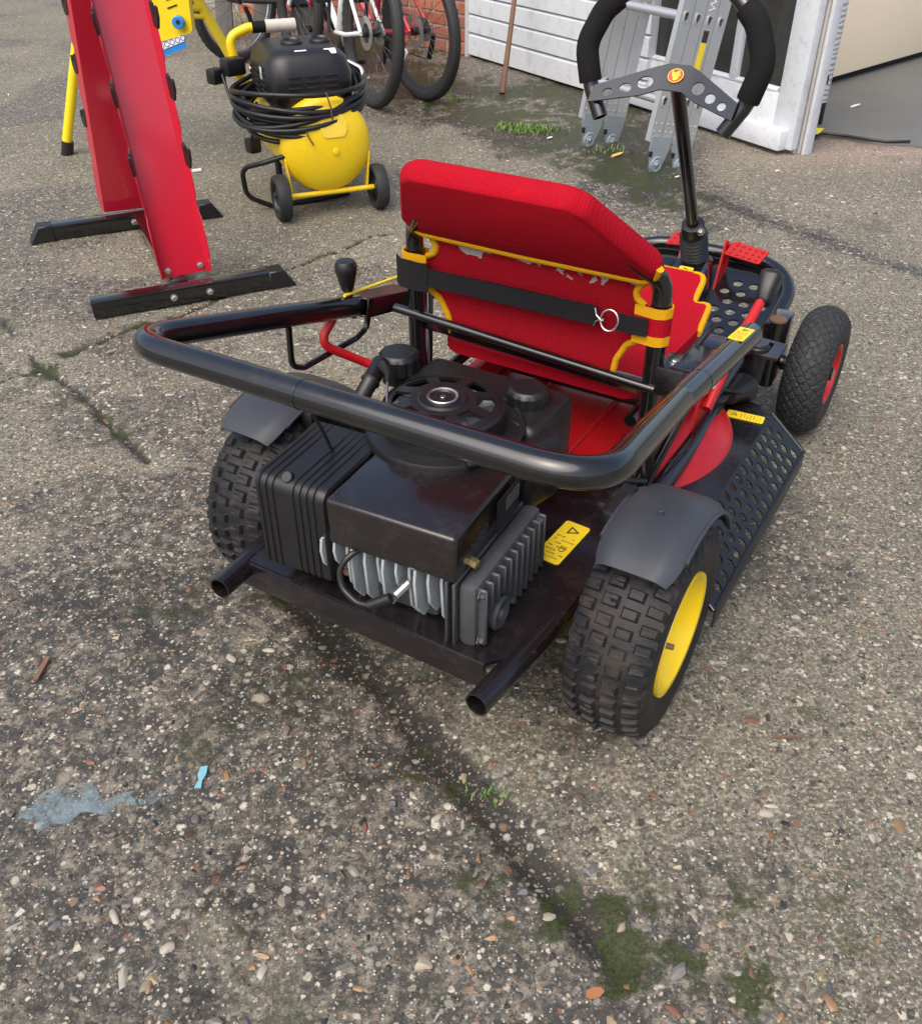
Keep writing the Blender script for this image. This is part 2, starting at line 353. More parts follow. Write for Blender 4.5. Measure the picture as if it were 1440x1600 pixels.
def make_ground():
    ys = [-30, -10, -4, -1.5, -.4]; y = .2
    while y < 10: ys.append(y); y *= 1.0068
    ys += [12, 16, 25, 45, 90]
    s = np.linspace(-1, 1, 400); s = np.concatenate([[-60, -20, -6, -2.5, -1.4], s, [1.4, 2.5, 6, 20, 60]])
    ys = np.array(ys); w = .60 * np.clip(ys, .4, None) + .32
    X = s[None, :] * w[:, None]; Y = np.repeat(ys[:, None], len(s), 1); nyy, nx = X.shape
    h, moss, dirt, pink, _, soil, _o = fields(X, Y)
    V = np.stack([X, Y, h], -1).reshape(-1, 3)
    i = np.arange(nyy - 1)[:, None] * nx + np.arange(nx - 1)[None, :]
    F = np.stack([i, i + 1, i + nx + 1, i + nx], -1).reshape(-1, 4)
    me = bpy.data.meshes.new('ground'); me.from_pydata(V.tolist(), [], F.tolist())
    at = me.color_attributes.new('mask', 'FLOAT_COLOR', 'POINT')
    at.data.foreach_set('color', np.stack([moss, dirt, pink, soil], -1).astype(np.float32).ravel())
    me.polygons.foreach_set('use_smooth', [True] * len(me.polygons))
    m = bpy.data.materials.new('concrete'); m.use_nodes = True; t = m.node_tree; N = t.nodes; L = t.links; p = N['Principled BSDF']
    tc = N.new('ShaderNodeTexCoord'); O = tc.outputs['Object']
    def noise(sc, d=6, r=.6):
        n = N.new('ShaderNodeTexNoise'); n.inputs['Scale'].default_value = sc; n.inputs['Detail'].default_value = d; n.inputs['Roughness'].default_value = r; L.new(O, n.inputs['Vector']); return n.outputs['Fac']
    def rng_(v, a, b, c=0, d=1):
        q = N.new('ShaderNodeMapRange'); L.new(v, q.inputs[0]); q.inputs[1].default_value = a; q.inputs[2].default_value = b; q.inputs[3].default_value = c; q.inputs[4].default_value = d; return q.outputs[0]
    def mix(f, a, b, bt='MIX'):
        q = N.new('ShaderNodeMix'); q.data_type = 'RGBA'; q.blend_type = bt
        if isinstance(f, float): q.inputs[0].default_value = f
        else: L.new(f, q.inputs[0])
        for k, v in ((6, a), (7, b)):
            if isinstance(v, tuple): q.inputs[k].default_value = (*v, 1)
            else: L.new(v, q.inputs[k])
        return q.outputs[2]
    def mul(a, b):
        q = N.new('ShaderNodeMath'); q.operation = 'MULTIPLY'
        for k, v in ((0, a), (1, b)):
            if isinstance(v, float): q.inputs[k].default_value = v
            else: L.new(v, q.inputs[k])
        return q.outputs[0]
    def crisp(mask, nz, k, a, b):      # gritty edge: mask pushed up and down by noise, then a steep step
        q = N.new('ShaderNodeMath'); q.operation = 'MULTIPLY_ADD'; L.new(nz, q.inputs[0]); q.inputs[1].default_value = k; q.inputs[2].default_value = -.5 * k
        q3 = N.new('ShaderNodeMath'); q3.operation = 'ADD'; L.new(q.outputs[0], q3.inputs[0]); L.new(mask, q3.inputs[1])
        return mul(rng_(q3.outputs[0], a, b), rng_(mask, .02, .18))
    ca = N.new('ShaderNodeVertexColor'); ca.layer_name = 'mask'; sp = N.new('ShaderNodeSeparateColor'); L.new(ca.outputs['Color'], sp.inputs[0])
    cem = mix(rng_(noise(2.2), .3, .7), (.114, .105, .074), (.228, .211, .155))
    cem = mix(rng_(noise(38, 8, .7), .35, .68), cem, (.058, .054, .039)); cem = mix(rng_(noise(140, 5, .7), .48, .70), cem, (.40, .37, .285))
    d_amt = mul(crisp(sp.outputs[1], noise(36, 9, .85), 2.0, .16, .66), .90)
    base = mix(d_amt, cem, mix(rng_(noise(34, 9, .85), .48, .60), mix(noise(150, 6, .8), (.014, .014, .014), (.062, .060, .055)), mix(noise(200, 6, .8), (.12, .10, .078), (.36, .32, .25))))
    base = mix(mul(sp.outputs[2], .75), base, (.34, .25, .20))
    so = crisp(ca.outputs['Alpha'], noise(44, 9, .85), 2.2, .36, .80)
    base = mix(so, base, mix(noise(120, 7, .8), (.009, .008, .007), (.045, .041, .034)))
    hs = None
    pal = [(.0, (.26, .245, .205)), (.18, (.062, .060, .058)), (.32, (.46, .42, .33)), (.46, (.035, .036, .04)), (.58, (.13, .125, .11)), (.70, (.26, .17, .105)), (.78, (.56, .52, .43)), (.88, (.09, .087, .08)), (.95, (.21, .10, .06))]
    for sc, th, keep in ((58, .38, .30), (120, .42, .42), (250, .44, .30)):
        v = N.new('ShaderNodeTexVoronoi'); v.inputs['Scale'].default_value = sc; v.inputs['Randomness'].default_value = 1
        wv = N.new('ShaderNodeTexNoise'); wv.inputs['Scale'].default_value = sc * 1.1; L.new(O, wv.inputs['Vector'])
        ad = N.new('ShaderNodeMix'); ad.data_type = 'RGBA'; ad.blend_type = 'LINEAR_LIGHT'; ad.inputs[0].default_value = .35 / sc; L.new(O, ad.inputs[6]); L.new(wv.outputs['Color'], ad.inputs[7])
        L.new(ad.outputs[2], v.inputs['Vector'])
        sc_ = N.new('ShaderNodeSeparateColor'); L.new(v.outputs['Color'], sc_.inputs[0])
        cr = N.new('ShaderNodeValToRGB'); cr.color_ramp.interpolation = 'CONSTANT'; el_ = cr.color_ramp.elements
        el_[0].position = 0; el_[0].color = (*pal[0][1], 1); el_[1].position = pal[1][0]; el_[1].color = (*pal[1][1], 1)
        for po, c in pal[2:]: e = el_.new(po); e.color = (*c, 1)
        L.new(sc_.outputs[0], cr.inputs[0])
        mk = mul(rng_(v.outputs['Distance'], th + .05, th - .10), rng_(sc_.outputs[1], 1 - keep, 1 - keep + .02))
        mk = mul(mul(mk, rng_(sp.outputs[0], .2, .7, 1, .2)), rng_(so, .3, .9, 1, .55)); base = mix(mul(mk, .85), base, cr.outputs[0])
        hs = mk if hs is None else None or hs
    mo = mul(crisp(sp.outputs[0], noise(90, 9, .85), 2.6, .36, .85), .9)
    base = mix(mo, base, mix(rng_(noise(170, 6, .8), .38, .66), (.012, .016, .004), (.060, .075, .017)))
    L.new(base, p.inputs['Base Color'])
    L.new(rng_(d_amt, 0, 1, .68, .42), p.inputs['Roughness']); p.inputs['Specular IOR Level'].default_value = .3
    b = N.new('ShaderNodeBump'); b.inputs['Strength'].default_value = .7; b.inputs['Distance'].default_value = .003
    q = N.new('ShaderNodeMath'); q.operation = 'MULTIPLY_ADD'; L.new(hs, q.inputs[0]); q.inputs[1].default_value = .5; L.new(noise(170, 8, .75), q.inputs[2]); L.new(q.outputs[0], b.inputs['Height'])
    L.new(b.outputs[0], p.inputs['Normal'])
    me.materials.append(m)
    o = link('ground', me); o['kind'] = 'structure'; o['label'] = 'worn exposed aggregate concrete yard with moss and cracks'
    return o
ground = make_ground()

# stones: base shapes
def stone_shapes(sub, n):
    out = []
    for k in range(n):
        bm = bmesh.new(); bmesh.ops.create_icosphere(bm, subdivisions=sub, radius=1)
        r = np.random.default_rng(500 + k); cuts = r.normal(size=(8, 3)); cuts /= np.linalg.norm(cuts, axis=1)[:, None]; lim = r.uniform(.38, .80, 8)
        for v in bm.verts:
            c = np.array(v.co)
            for q, l in zip(cuts, lim):
                d = c @ q
                if d > l: c = c - q * (d - l)
            v.co = Vector(c * (1 + r.uniform(-.05, .05)))
        V = np.array([v.co[:] for v in bm.verts]); F = np.array([[v.index for v in f.verts] for f in bm.faces]); bm.free(); out.append((V, F))
    return out
PAL = np.array([(.40, .34, .25), (.36, .18, .09), (.52, .46, .35), (.10, .105, .115), (.42, .25, .13), (.22, .205, .185), (.62, .565, .46), (.30, .13, .085), (.16, .17, .19), (.48, .37, .22), (.28, .26, .23), (.34, .31, .26)])
PW = np.array([.14, .06, .20, .05, .06, .07, .17, .04, .06, .08, .05, .04]); PW = PW / PW.sum()
stone_m = bpy.data.materials.new('gravel stone'); stone_m.use_nodes = True
_t = stone_m.node_tree; _p = _t.nodes['Principled BSDF']; _a = _t.nodes.new('ShaderNodeVertexColor'); _a.layer_name = 'col'
_n = _t.nodes.new('ShaderNodeTexNoise'); _n.inputs['Scale'].default_value = 260; _tc = _t.nodes.new('ShaderNodeTexCoord'); _t.links.new(_tc.outputs['Object'], _n.inputs['Vector'])
_mx = _t.nodes.new('ShaderNodeMix'); _mx.data_type = 'RGBA'; _mx.blend_type = 'MULTIPLY'; _mx.inputs[0].default_value = .6; _t.links.new(_a.outputs['Color'], _mx.inputs[6]); _t.links.new(_n.outputs['Fac'], _mx.inputs[7])
_t.links.new(_mx.outputs[2], _p.inputs['Base Color']); _p.inputs['Roughness'].default_value = .38
def gravel():
    sh = stone_shapes(1, 8); n = 24000
    y = .42 * np.exp(nr.random(n) ** .9 * math.log(6.0 / .42)); x = (nr.random(n) * 2 - 1) * (.56 * y + .28)
    size = np.clip(np.exp(nr.normal(math.log(.0034), .55, n)), .0014, .0125) * np.where(y > 2, 1.35, 1)
    h, moss, dirt, pink, rough, soil, old = fields(x, y)
    keep = nr.random(n) > np.clip(moss * .7 + soil * .85 + old * .30, 0, .96); VV, FF, CC = [], [], []; off = 0
    cols = PAL[nr.choice(len(PAL), n, p=PW)]; cols = (cols * .70 + cols.mean(1, keepdims=True) * .30) * nr.uniform(.6, 1.25, (n, 1)); yaw = nr.random(n) * 2 * PI
    el_ = nr.uniform(.35, .95, n); fl = nr.uniform(.28, .6, n); near = np.clip((1.7 - y) / .8, 0, 1)[:, None]; brn = np.array([[.30, .235, .165]]); dk = nr.random((n, 1)); cols = cols * (1 - .42 * near - .18 * old[:, None]); cols = np.where((dk < .45) & (near > .3), cols * .25 + brn * nr.uniform(.2, .9, (n, 1)) * .75, cols); emb = nr.uniform(-.75, -.05, n) + rough * .4; tx = nr.normal(0, .18, n)
    for i in np.nonzero(keep)[0]:
        V, F = sh[i % 8]; c, s_ = math.cos(yaw[i]), math.sin(yaw[i]); a = size[i]
        P = V * (a, a * el_[i], a * fl[i]); P = np.stack([P[:, 0] * c - P[:, 1] * s_, P[:, 0] * s_ + P[:, 1] * c, P[:, 2] + P[:, 0] * tx[i]], 1)
        VV.append(P + (x[i], y[i], h[i] + a * fl[i] * emb[i])); FF.append(F + off); off += len(V); CC.append(np.repeat([[*cols[i], 1]], len(V), 0))
    me = bpy.data.meshes.new('gravel'); V = np.concatenate(VV); F = np.concatenate(FF)
    me.vertices.add(len(V)); me.vertices.foreach_set('co', V.astype(np.float32).ravel())
    me.loops.add(F.size); me.loops.foreach_set('vertex_index', F.astype(np.int32).ravel())
    me.polygons.add(len(F)); me.polygons.foreach_set('loop_start', np.arange(0, F.size, 3, dtype=np.int32)); me.update(calc_edges=True); me.validate()
    at = me.color_attributes.new('col', 'FLOAT_COLOR', 'POINT'); at.data.foreach_set('color', np.concatenate(CC).astype(np.float32).ravel())
    me.polygons.foreach_set('use_smooth', [True] * len(me.polygons)); me.set_sharp_from_angle(angle=R(42))
    me.materials.append(stone_m); o = link('gravel', me, ground); o['kind'] = 'stuff'; return o
gravel()
def pebbles():
    sh = stone_shapes(2, 10); mes = []
    for k, (V, F) in enumerate(sh):
        for c in range(3):
            me = bpy.data.meshes.new('pebble'); me.from_pydata(V.tolist(), [], F.tolist()); me.polygons.foreach_set('use_smooth', [True] * len(F)); me.set_sharp_from_angle(angle=R(32))
            at = me.color_attributes.new('col', 'FLOAT_COLOR', 'POINT'); col = PAL[(k * 3 + c * 5 + k // 3) % len(PAL)] * .78
            at.data.foreach_set('color', np.repeat([[*col, 1]], len(V), 0).astype(np.float32).ravel()); me.materials.append(stone_m); mes.append(me)
    n = 300; y = .5 * np.exp(nr.random(n) ** 1.15 * math.log(2.6 / .5)); x = (nr.random(n) * 2 - 1) * (.5 * y + .27); h, *_ = fields(x, y)
    for i in range(n):
        o = link('pebble', mes[i % len(mes)], ground); a = nr.uniform(.006, .0125) * (1 + .35 * (nr.random() < .10)); f = nr.uniform(.35, .6)
        o.location = (x[i], y[i], h[i] + a * f * (nr.uniform(.1, .4) if nr.random() < .07 else nr.uniform(-.55, -.15))); o.scale = (a * 1.15, a * nr.uniform(.45, .9), a * f); o.rotation_euler = (nr.normal(0, .12), nr.normal(0, .12), nr.random() * 6.28)
pebbles()
def hgt(x, y): return float(fields(np.array([x]), np.array([y]))[0][0])

# puddle of milky water in the hollow
def puddle(name, pts, z, label, mat):
    P = fillet([(x, y, 0) for x, y in pts], .008, 4, True); lp = []
    for i, q in enumerate(P): w = 1 + .0; lp.append((q.x + (vnoise(np.array([q.x]), np.array([q.y]), 70, 5)[0] - .5) * .014, q.y + (vnoise(np.array([q.x]), np.array([q.y]), 70, 6)[0] - .5) * .012))
    o = plate(name, [lp], .003, lambda u, v, w: Vector((u, v, z + w)), mat); o['kind'] = 'structure'; o['label'] = label
PUDM = M('milky water', (.24, .31, .335), .07, var=.25, vs=22, spec=.6, dirt=.0)
_t = PUDM.node_tree; _n = _t.nodes.new('ShaderNodeTexNoise'); _n.inputs['Scale'].default_value = 24; _n.inputs['Detail'].default_value = 8; _n.inputs['Roughness'].default_value = .75
_c = _t.nodes.new('ShaderNodeTexCoord'); _t.links.new(_c.outputs['Object'], _n.inputs['Vector']); _m = _t.nodes.new('ShaderNodeMapRange'); _m.inputs[1].default_value = .38; _m.inputs[2].default_value = .66; _m.inputs[3].default_value = .05; _m.inputs[4].default_value = .85
_t.links.new(_n.outputs['Fac'], _m.inputs[0]); _t.links.new(_m.outputs[0], _t.nodes['Principled BSDF'].inputs['Alpha'])      # thin, cloudy water
_px, _py = np.meshgrid(np.linspace(-.70, -.50, 60), np.linspace(.83, .94, 40)); _ph = fields(_px, _py)[0]
puddle('puddle', [(-.668, .845), (-.672, .872), (-.650, .893), (-.655, .915), (-.622, .935), (-.600, .962), (-.572, .955), (-.578, .925), (-.560, .905), (-.545, .890), (-.522, .902), (-.495, .905), (-.470, .922), (-.448, .912), (-.462, .888), (-.490, .876), (-.515, .884), (-.540, .868), (-.568, .872), (-.585, .852), (-.612, .848), (-.625, .828), (-.650, .826)], float(np.percentile(_ph, 45)) - .0008, 'milky blue grey puddle in a hollow of the concrete', PUDM)

# ------------------------------------------------------------------ walls and garage
wd = Vector((.545, -.838, 0)).normalized(); wnrm = Vector((-wd.y, wd.x, 0)) * -1      # towards the yard
WA = Vector((.061, 6.473, 0))
def brick_wall():
    bd = Vector((.725, -.689, 0)).normalized(); ang = math.atan2(bd.y, bd.x)
    mort = M('mortar', (.30, .27, .235), .9, var=.3, vs=30, bump=.4, bs=120)
    t = thing('brick_wall', 'red brick wall behind the bicycles', 'wall', WA, ang)
    bm = bmesh.new(); b_box(bm, (-2.0, .115, 1.1), (4.0, .2, 2.4)); finish(bm, 'mortar_bed', mort, t)
    shapes = []
    for k in range(4):
        mt = M('red brick %d' % k, [(.36, .10, .055), (.30, .085, .05), (.40, .14, .08), (.27, .10, .07)][k], .85, var=.3, vs=40, dirt=.35, dcol=(.35, .30, .25), ds=20, bump=.5, bs=120)
        shapes.append(box('brick', (0, 0, 0), (.215, .1, .065), mt, t, bev=.004, seg=1).data)
        bpy.data.objects.remove(COL.objects[-1])
    for row in range(12):
        for c in range(11):
            x = -.112 - c * .226 - (.113 if row % 2 else 0)
            if row % 2 == 0 or True:
                o = link('brick', shapes[rng.randrange(4)], t); o.location = (x, .058 + rng.uniform(-.003, .003), .03 + row * .076)
    hb = shapes[0]
    for row in range(1, 12, 2):
        o = link('brick', hb, t); o.location = (-.056, .059, .03 + row * .076); o.scale = (.5, 1, 1)
brick_wall()
def siding():
    ang = math.atan2(wd.y, wd.x); t = thing('boarded_wall', 'white painted shiplap boarding left of the ladder', 'wall', WA, ang)
    Ln = 1.62; h = .148; s = .10
    bm = bmesh.new(); b_box(bm, (Ln / 2, .13, 1.1), (Ln, .2, 2.3)); finish(bm, 'wall_core', WPAINT, t)
    z = .012
    for k in range(16):
        hh = .128 if k == 0 else .104
        bm = bmesh.new(); prof = [(-.004, 0), (-.016, .004), (-.016, hh * .86), (.004, hh * .97), (.012, hh * .985), (.03, hh * .985), (.03, 0)]
        A = [bm.verts.new((0, y, q)) for y, q in prof]; B = [bm.verts.new((Ln, y, q)) for y, q in prof]
        for i in range(len(prof)): bm.faces.new((A[i], A[(i + 1) % len(prof)], B[(i + 1) % len(prof)], B[i]))
        bm.faces.new(A); bm.faces.new(B); o = finish(bm, 'board', WPAINT, t, 25); o.location = (0, 0, z); z += hh
    box('corner_board', (-.012, .03, 1.1), (.022, .12, 2.2), WPAINT, t)
siding()
def glazed_door():
    d = Vector((1.46 - .80, 4.33 - 5.42, 0)); L_ = 1.31; ang = math.atan2(d.y, d.x)
    t = thing('glazed_door', 'white glazed wooden door with dirty panes behind the ladder', 'door', (.80, 5.42, 0), ang)
    def bar(n, x0, x1, z0, z1, dep=.045, y=0): return box(n, ((x0 + x1) / 2, y, (z0 + z1) / 2), (x1 - x0, dep, z1 - z0), WPAINT2, t, bev=.006)
    bar('stile', -.07, .02, .02, 2.0); bar('stile', L_ - .125, L_, .02, 2.0); bar('bottom_rail', .02, L_ - .125, .02, .235)
    bar('weatherboard', -.06, L_ - .03, .018, .105, .05, -.045)
    n = 4; gx0, gx1 = .02, L_ - .125; w = (gx1 - gx0) / n
    glass = M('dirty dark glass', (.035, .036, .034), .12, var=.4, vs=5, dirt=.3, dcol=(.12, .12, .11), ds=12)
    for i in range(n):
        if i: bar('muntin', gx0 + i * w - .024, gx0 + i * w + .024, .236, 1.95, .04)
        box('pane', (gx0 + (i + .5) * w, .005, 1.09), (w - .03, .006, 1.72), glass, t, bev=0)
    for i in range(n): box('glazing_bead', (gx0 + (i + .5) * w, -.006, .243), (w - .034, .03, .022), WPAINT2, t, bev=.004, rot=rx(20))
    # jamb: layered edge strips
    j = thing('door_jamb', 'layered white door jamb at the garage opening', 'door frame', (1.487, 4.335, 0), ang)
    for k, (x, y, w_, dp, mm) in enumerate(((.0, .02, .022, .05, WPAINT2), (.024, .030, .018, .05, M('grey weathered paint', (.48, .46, .44), .6, var=.2, dirt=.5, dcol=(.25, .1, .05), ds=14)), (.046, .036, .018, .05, WPAINT2))):
        box('jamb_strip', (x, y, 1.05), (w_, dp, 2.1), mm, j, bev=.003)
    return t
glazed_door()
# garage floor, beige chest inside
gfm = M('garage floor concrete', (.135, .135, .125), .6, var=.2, vs=3, dirt=.4, dcol=(.19, .185, .17), ds=4, bump=.2, bs=90)
def gfloor():
    lp = [(1.50, 4.70), (1.60, 4.62), (1.72, 4.60), (1.82, 4.53), (1.93, 4.44), (2.05, 4.42), (2.2, 4.34), (2.5, 4.14), (3.2, 3.6), (6, 3.0), (7, 9), (2.4, 10), (.95, 5.75)]
    o = plate('garage_floor', [lp], .03, lambda u, v, w: Vector((u, v, w - .002)), gfm); o['kind'] = 'structure'; o['label'] = 'smooth grey concrete floor inside the garage'
gfloor()
def chest():
    a, b = Vector((2.012, 5.559, 0)), Vector((2.843, 6.32, 0)); d = (b - a); ang = math.atan2(d.y, d.x)
    t = thing('beige_cabinet', 'large plain beige cabinet inside the garage', 'cabinet', a - d.normalized() * .05, ang)
    cm = M('beige enamel', (.90, .76, .56), .5, var=.04, dirt=.06, dcol=(.3, .26, .2), ds=30)
    box('body', (.80, .38, .46), (1.6, .76, .82), cm, t, bev=.012); box('plinth', (.80, .39, .025), (1.5, .7, .05), DARK, t, bev=0)
    box('lid', (.80, .375, .905), (1.62, .78, .06), cm, t, bev=.015)
chest()
def roll():
    t = thing('printed_roll', 'tall white printed roll standing just inside the doorway', 'roll', (1.715, 4.80, .013))
    m = bpy.data.materials.new('printed film'); m.use_nodes = True; N = m.node_tree.nodes; L = m.node_tree.links; p = N['Principled BSDF']
    tc = N.new('ShaderNodeTexCoord'); w = N.new('ShaderNodeTexWave'); w.bands_direction = 'Z'; w.inputs['Scale'].default_value = 14; w.inputs['Distortion'].default_value = 6; w.inputs['Detail'].default_value = 3
    L.new(tc.outputs['Object'], w.inputs['Vector']); r = N.new('ShaderNodeValToRGB'); r.color_ramp.elements[0].position = .30; r.color_ramp.elements[0].color = (.33, .33, .35, 1); r.color_ramp.elements[1].position = .42; r.color_ramp.elements[1].color = (.72, .73, .76, 1)
    L.new(w.outputs['Fac'], r.inputs[0]); L.new(r.outputs[0], p.inputs['Base Color']); p.inputs['Roughness'].default_value = .3
    lathe('film', [(0, .1), (.044, .1), (.046, .104), (.046, 1.25), (.042, 1.26), (0, 1.26)], m, t, seg=28)
    lathe('end_cap', [(0, 0), (.043, 0), (.045, .004), (.045, .097), (0, .097)], PLB, t, seg=28)
    box('label', (-.008, -.0455, .205), (.05, .004, .035), INK, t, bev=.001)
roll()
tag(plate('yellow_scraper', [[(0, 0), (.055, .075), (-.02, .085), (-.06, .03)]], .003, lambda u, v, w: Vector((1.655 + u, 4.54 + v, .022 + w + .15 * v)), M('yellow plastic', (.75, .62, .02), .5)), 'small flat yellow plastic piece beside the door jamb', 'litter')
tube('black_cable', [(1.62, 4.52, .02), (1.70, 4.575, .022), (1.78, 4.55, .020), (1.88, 4.475, .021), (1.95, 4.44, .019), (2.05, 4.44, .022)], .006, PLB, fil=.04); tag(COL.objects[-1], 'thin black cable lying along the garage threshold', 'cable')

# ------------------------------------------------------------------ folding ladder
def ladder():
    ft = Vector((.52, 4.42, 0)); ang = math.atan2(-.38, .24); L_ = .45
    t = thing('folding_ladder', 'folded aluminium hinge ladder leaning against the glazed door', 'ladder', ft, ang)
    lean = rx(-11)       # top towards the door (local +y is towards the wall)
    def at(x, y, z): return lean @ Vector((x, y, z)) + Vector((0, 0, .052))
    W = .066
    for xi, x0 in ((0, 0), (1, L_)):
        for q in range(4):
            f = lambda u, v, ww, x0=x0, q=q: at(x0 + ww, W * (q + .5) + u, v)
            lp = [rrect(-.0315, .075, .0315, 1.75, .003, 1)] + [rrect(-.010, z - .017, .010, z + .017, .009, 3) for z in (.235, .545, .855, 1.165, 1.475)]
            rl = plate('rail', lp, .026, f, LADA, t)
            for z in (.235, .545, .855):
                plate('rung_end', [rrect(-.015, z - .022, .015, z + .022, .012, 3), rrect(-.009, z - .016, .009, z + .016, .008, 3)], .003, lambda u, v, ww, x0=x0, q=q: at(x0 + .0145 + ww, W * (q + .5) + u, v), LADA, rl)
                box('rung_core', at(x0 - .004, W * (q + .5), z), (.014, .016, .030), DARK, rl, lean, 0)
            for k in range(2):
                for z in (.12, .15): bolt('rivet', at(x0 + .013, W * (q + .5) - .016 + .032 * k, z), (1, 0, 0), .0032, LADA, rl)
        for k in range(2):
            yc = W * (2 * k + 1); zc = .0
            lp = [(-.058, .10), (.058, .10), (.056, .05)] + [(.036 * math.cos(R(a)) + (.0 if k == 0 else .008), zc - .012 + .040 * math.sin(R(a))) for a in range(0, -181, -20)] + [(-.056, .05)]
            hp = plate('hinge_plate', [lp], .005, lambda u, v, ww, x0=x0, yc=yc: at(x0 + .0165 + ww, yc + u, v), LADZ, t)
            c = at(x0 + .019, yc + (.0 if k == 0 else .008), zc - .010)
            lathe('hinge_disc', [(.007, 0), (.032, 0), (.033, .003), (.028, .006), (.020, .004), (.014, .008), (.007, .008)], LADZ, hp, axis(c, (1, 0, 0)), 28, closed=True)
            lathe('hinge_pin', [(0, 0), (.0065, 0), (.0065, .010), (.005, .012), (0, .012)], STEEL, hp, axis(c, (1, 0, 0)), 12)
            box('latch', at(x0 + .022, yc - .048, .03), (.010, .014, .022), PLB, hp, lean, .002)
    for z in (.235, .545, .855, 1.165):
        for q in (0, 3): tube('rung', [at(.01, W * (q + .5), z), at(L_ - .01, W * (q + .5), z)], .017, LADA, t, 14)
    def tag_(nm, q, z, h, mm): box(nm, at(L_ + .0136, W * (q + .5), z), (.001, .030, h), mm, t, lean, 0)
    tag_('warning_sticker', 2, .40, .13, STK); tag_('sticker_head', 2, .488, .044, INK)
    text_mesh('lettering', 'Werner', .05, WHT, t, Matrix.Translation(at(L_ + .0138, W * 2.5, .66)) @ lean.to_4x4() @ Matrix.Rotation(R(90), 4, 'Z') @ Matrix.Rotation(R(90), 4, 'X') @ Matrix.Rotation(R(90), 4, 'Z'))
ladder()
# stick leaning on the boarding
tag(tube('wooden_stick', [(.225, 5.47, .0), (.265, 5.63, .25), (.30, 5.76, .5), (.42, 6.05, 1.15)], [.017, .014, .013, .012], RUSTBR, seg=9), 'thin brown stick leaning on the white boarding', 'stick')

# ------------------------------------------------------------------ riding mower
HD = 31
kart = thing('riding_mower', 'red and black ride on mower kart with high back seat and yellow rear rims', 'riding mower', (-.013, 1.275, 0), R(-HD))
# rear wheels
def rear_wheel(sx):
    w = cyl('wheel_hub', (-.05, 0, 0), (.03, 0, 0), .022, BLKW, kart)
    tyre('tyre', .184, .136, .102, TYR, w, 'knob')
    lathe('rim', [(.018, .02), (.045, .018), (.060, .022), (.082, .040), (.092, .056), (.097, .063), (.104, .064), (.105, .059), (.099, .052), (.096, .02), (.096, -.05), (.104, -.058), (.100, -.06), (.090, -.05), (.08, .0), (.04, .004), (.018, .01)], YEL, w, Matrix.Rotation(R(90), 4, 'Y'), 48, closed=True)
    tube('valve', [(.045, -.060, .066), (.072, -.054, .060)], [.0055, .0045], RUSTBR, w, 10)
    w.location = (sx * .354, 0, .176); w.rotation_euler = (R(20), 0, 0 if sx > 0 else PI); return w
rear_wheel(1); rear_wheel(-1)
def front_wheel(sx):
    w = cyl('wheel_hub', (-.045, 0, 0), (.045, 0, 0), .016, BLK, kart)
    tyre('tyre', .152, .100, .070, TYF, w, 'diamond')
    lathe('rim', [(.016, .022), (.03, .022), (.04, .014), (.056, .018), (.062, .036), (.066, .044), (.073, .045), (.073, .04), (.066, .03), (.066, -.03), (.073, -.04), (.066, -.044), (.058, -.02), (.05, .004), (.016, .01)], RED, w, Matrix.Rotation(R(90), 4, 'Y'), 40, closed=True)
    for k in range(4): bolt('wheel_nut', (.016, .045 * math.cos(k * PI / 2 + .4), .045 * math.sin(k * PI / 2 + .4)), (1, 0, 0), .005, STEEL, w)
    w.location = (sx * .362, 1.048, .150); w.rotation_euler = (0, 0, 0 if sx > 0 else PI); return w
front_wheel(1); front_wheel(-1)
# fenders
def fender(sx):
    bm = bmesh.new(); n = 22; rows = []
    for i in range(n + 1):
        a = R(28 + (122 - 28) * i / n); row = []
        for j in range(9):
            u = j / 8; x = .292 + .128 * u; r = .218 - .010 * (2 * u - 1) ** 4
            if j in (0, 8): r -= .006
            row.append((x * sx, r * math.cos(a), .176 + r * math.sin(a)))
        rows.append(row)
    # rounded rear corners
    V = [[bm.verts.new((p[0] if not (i > n - 4) else sx * (.356 + (abs(p[0]) - .356) * (1 - [0, .01, .03, .08, .17][i - n + 4])), p[1], p[2])) for p in row] for i, row in enumerate(rows)]
    for i in range(n):
        for j in range(8): bm.faces.new((V[i][j], V[i][j + 1], V[i + 1][j + 1], V[i + 1][j]))
    bmesh.ops.recalc_face_normals(bm, faces=bm.faces); bmesh.ops.solidify(bm, geom=bm.faces[:], thickness=.004)
    o = finish(bm, 'fender', PLG, kart, 45)
    for j in (0, 8): tube('rolled_edge', [(q[j][0], q[j][1], q[j][2]) for q in rows[:-3]], .0034, PLG, o, 8)
    tube('rolled_edge', rows[0], .0034, PLG, o, 8)
    bm = bmesh.new(); b_box(bm, (sx * .284, .02, .362), (.026, .09, .034), rx(0), .006); finish(bm, 'bracket', PLB, o)
    bolt('fender_bolt', (sx * .356, -.005, .3935), (0, 0, 1), .004, PLG, o)
for sx in (1, -1): fender(sx)
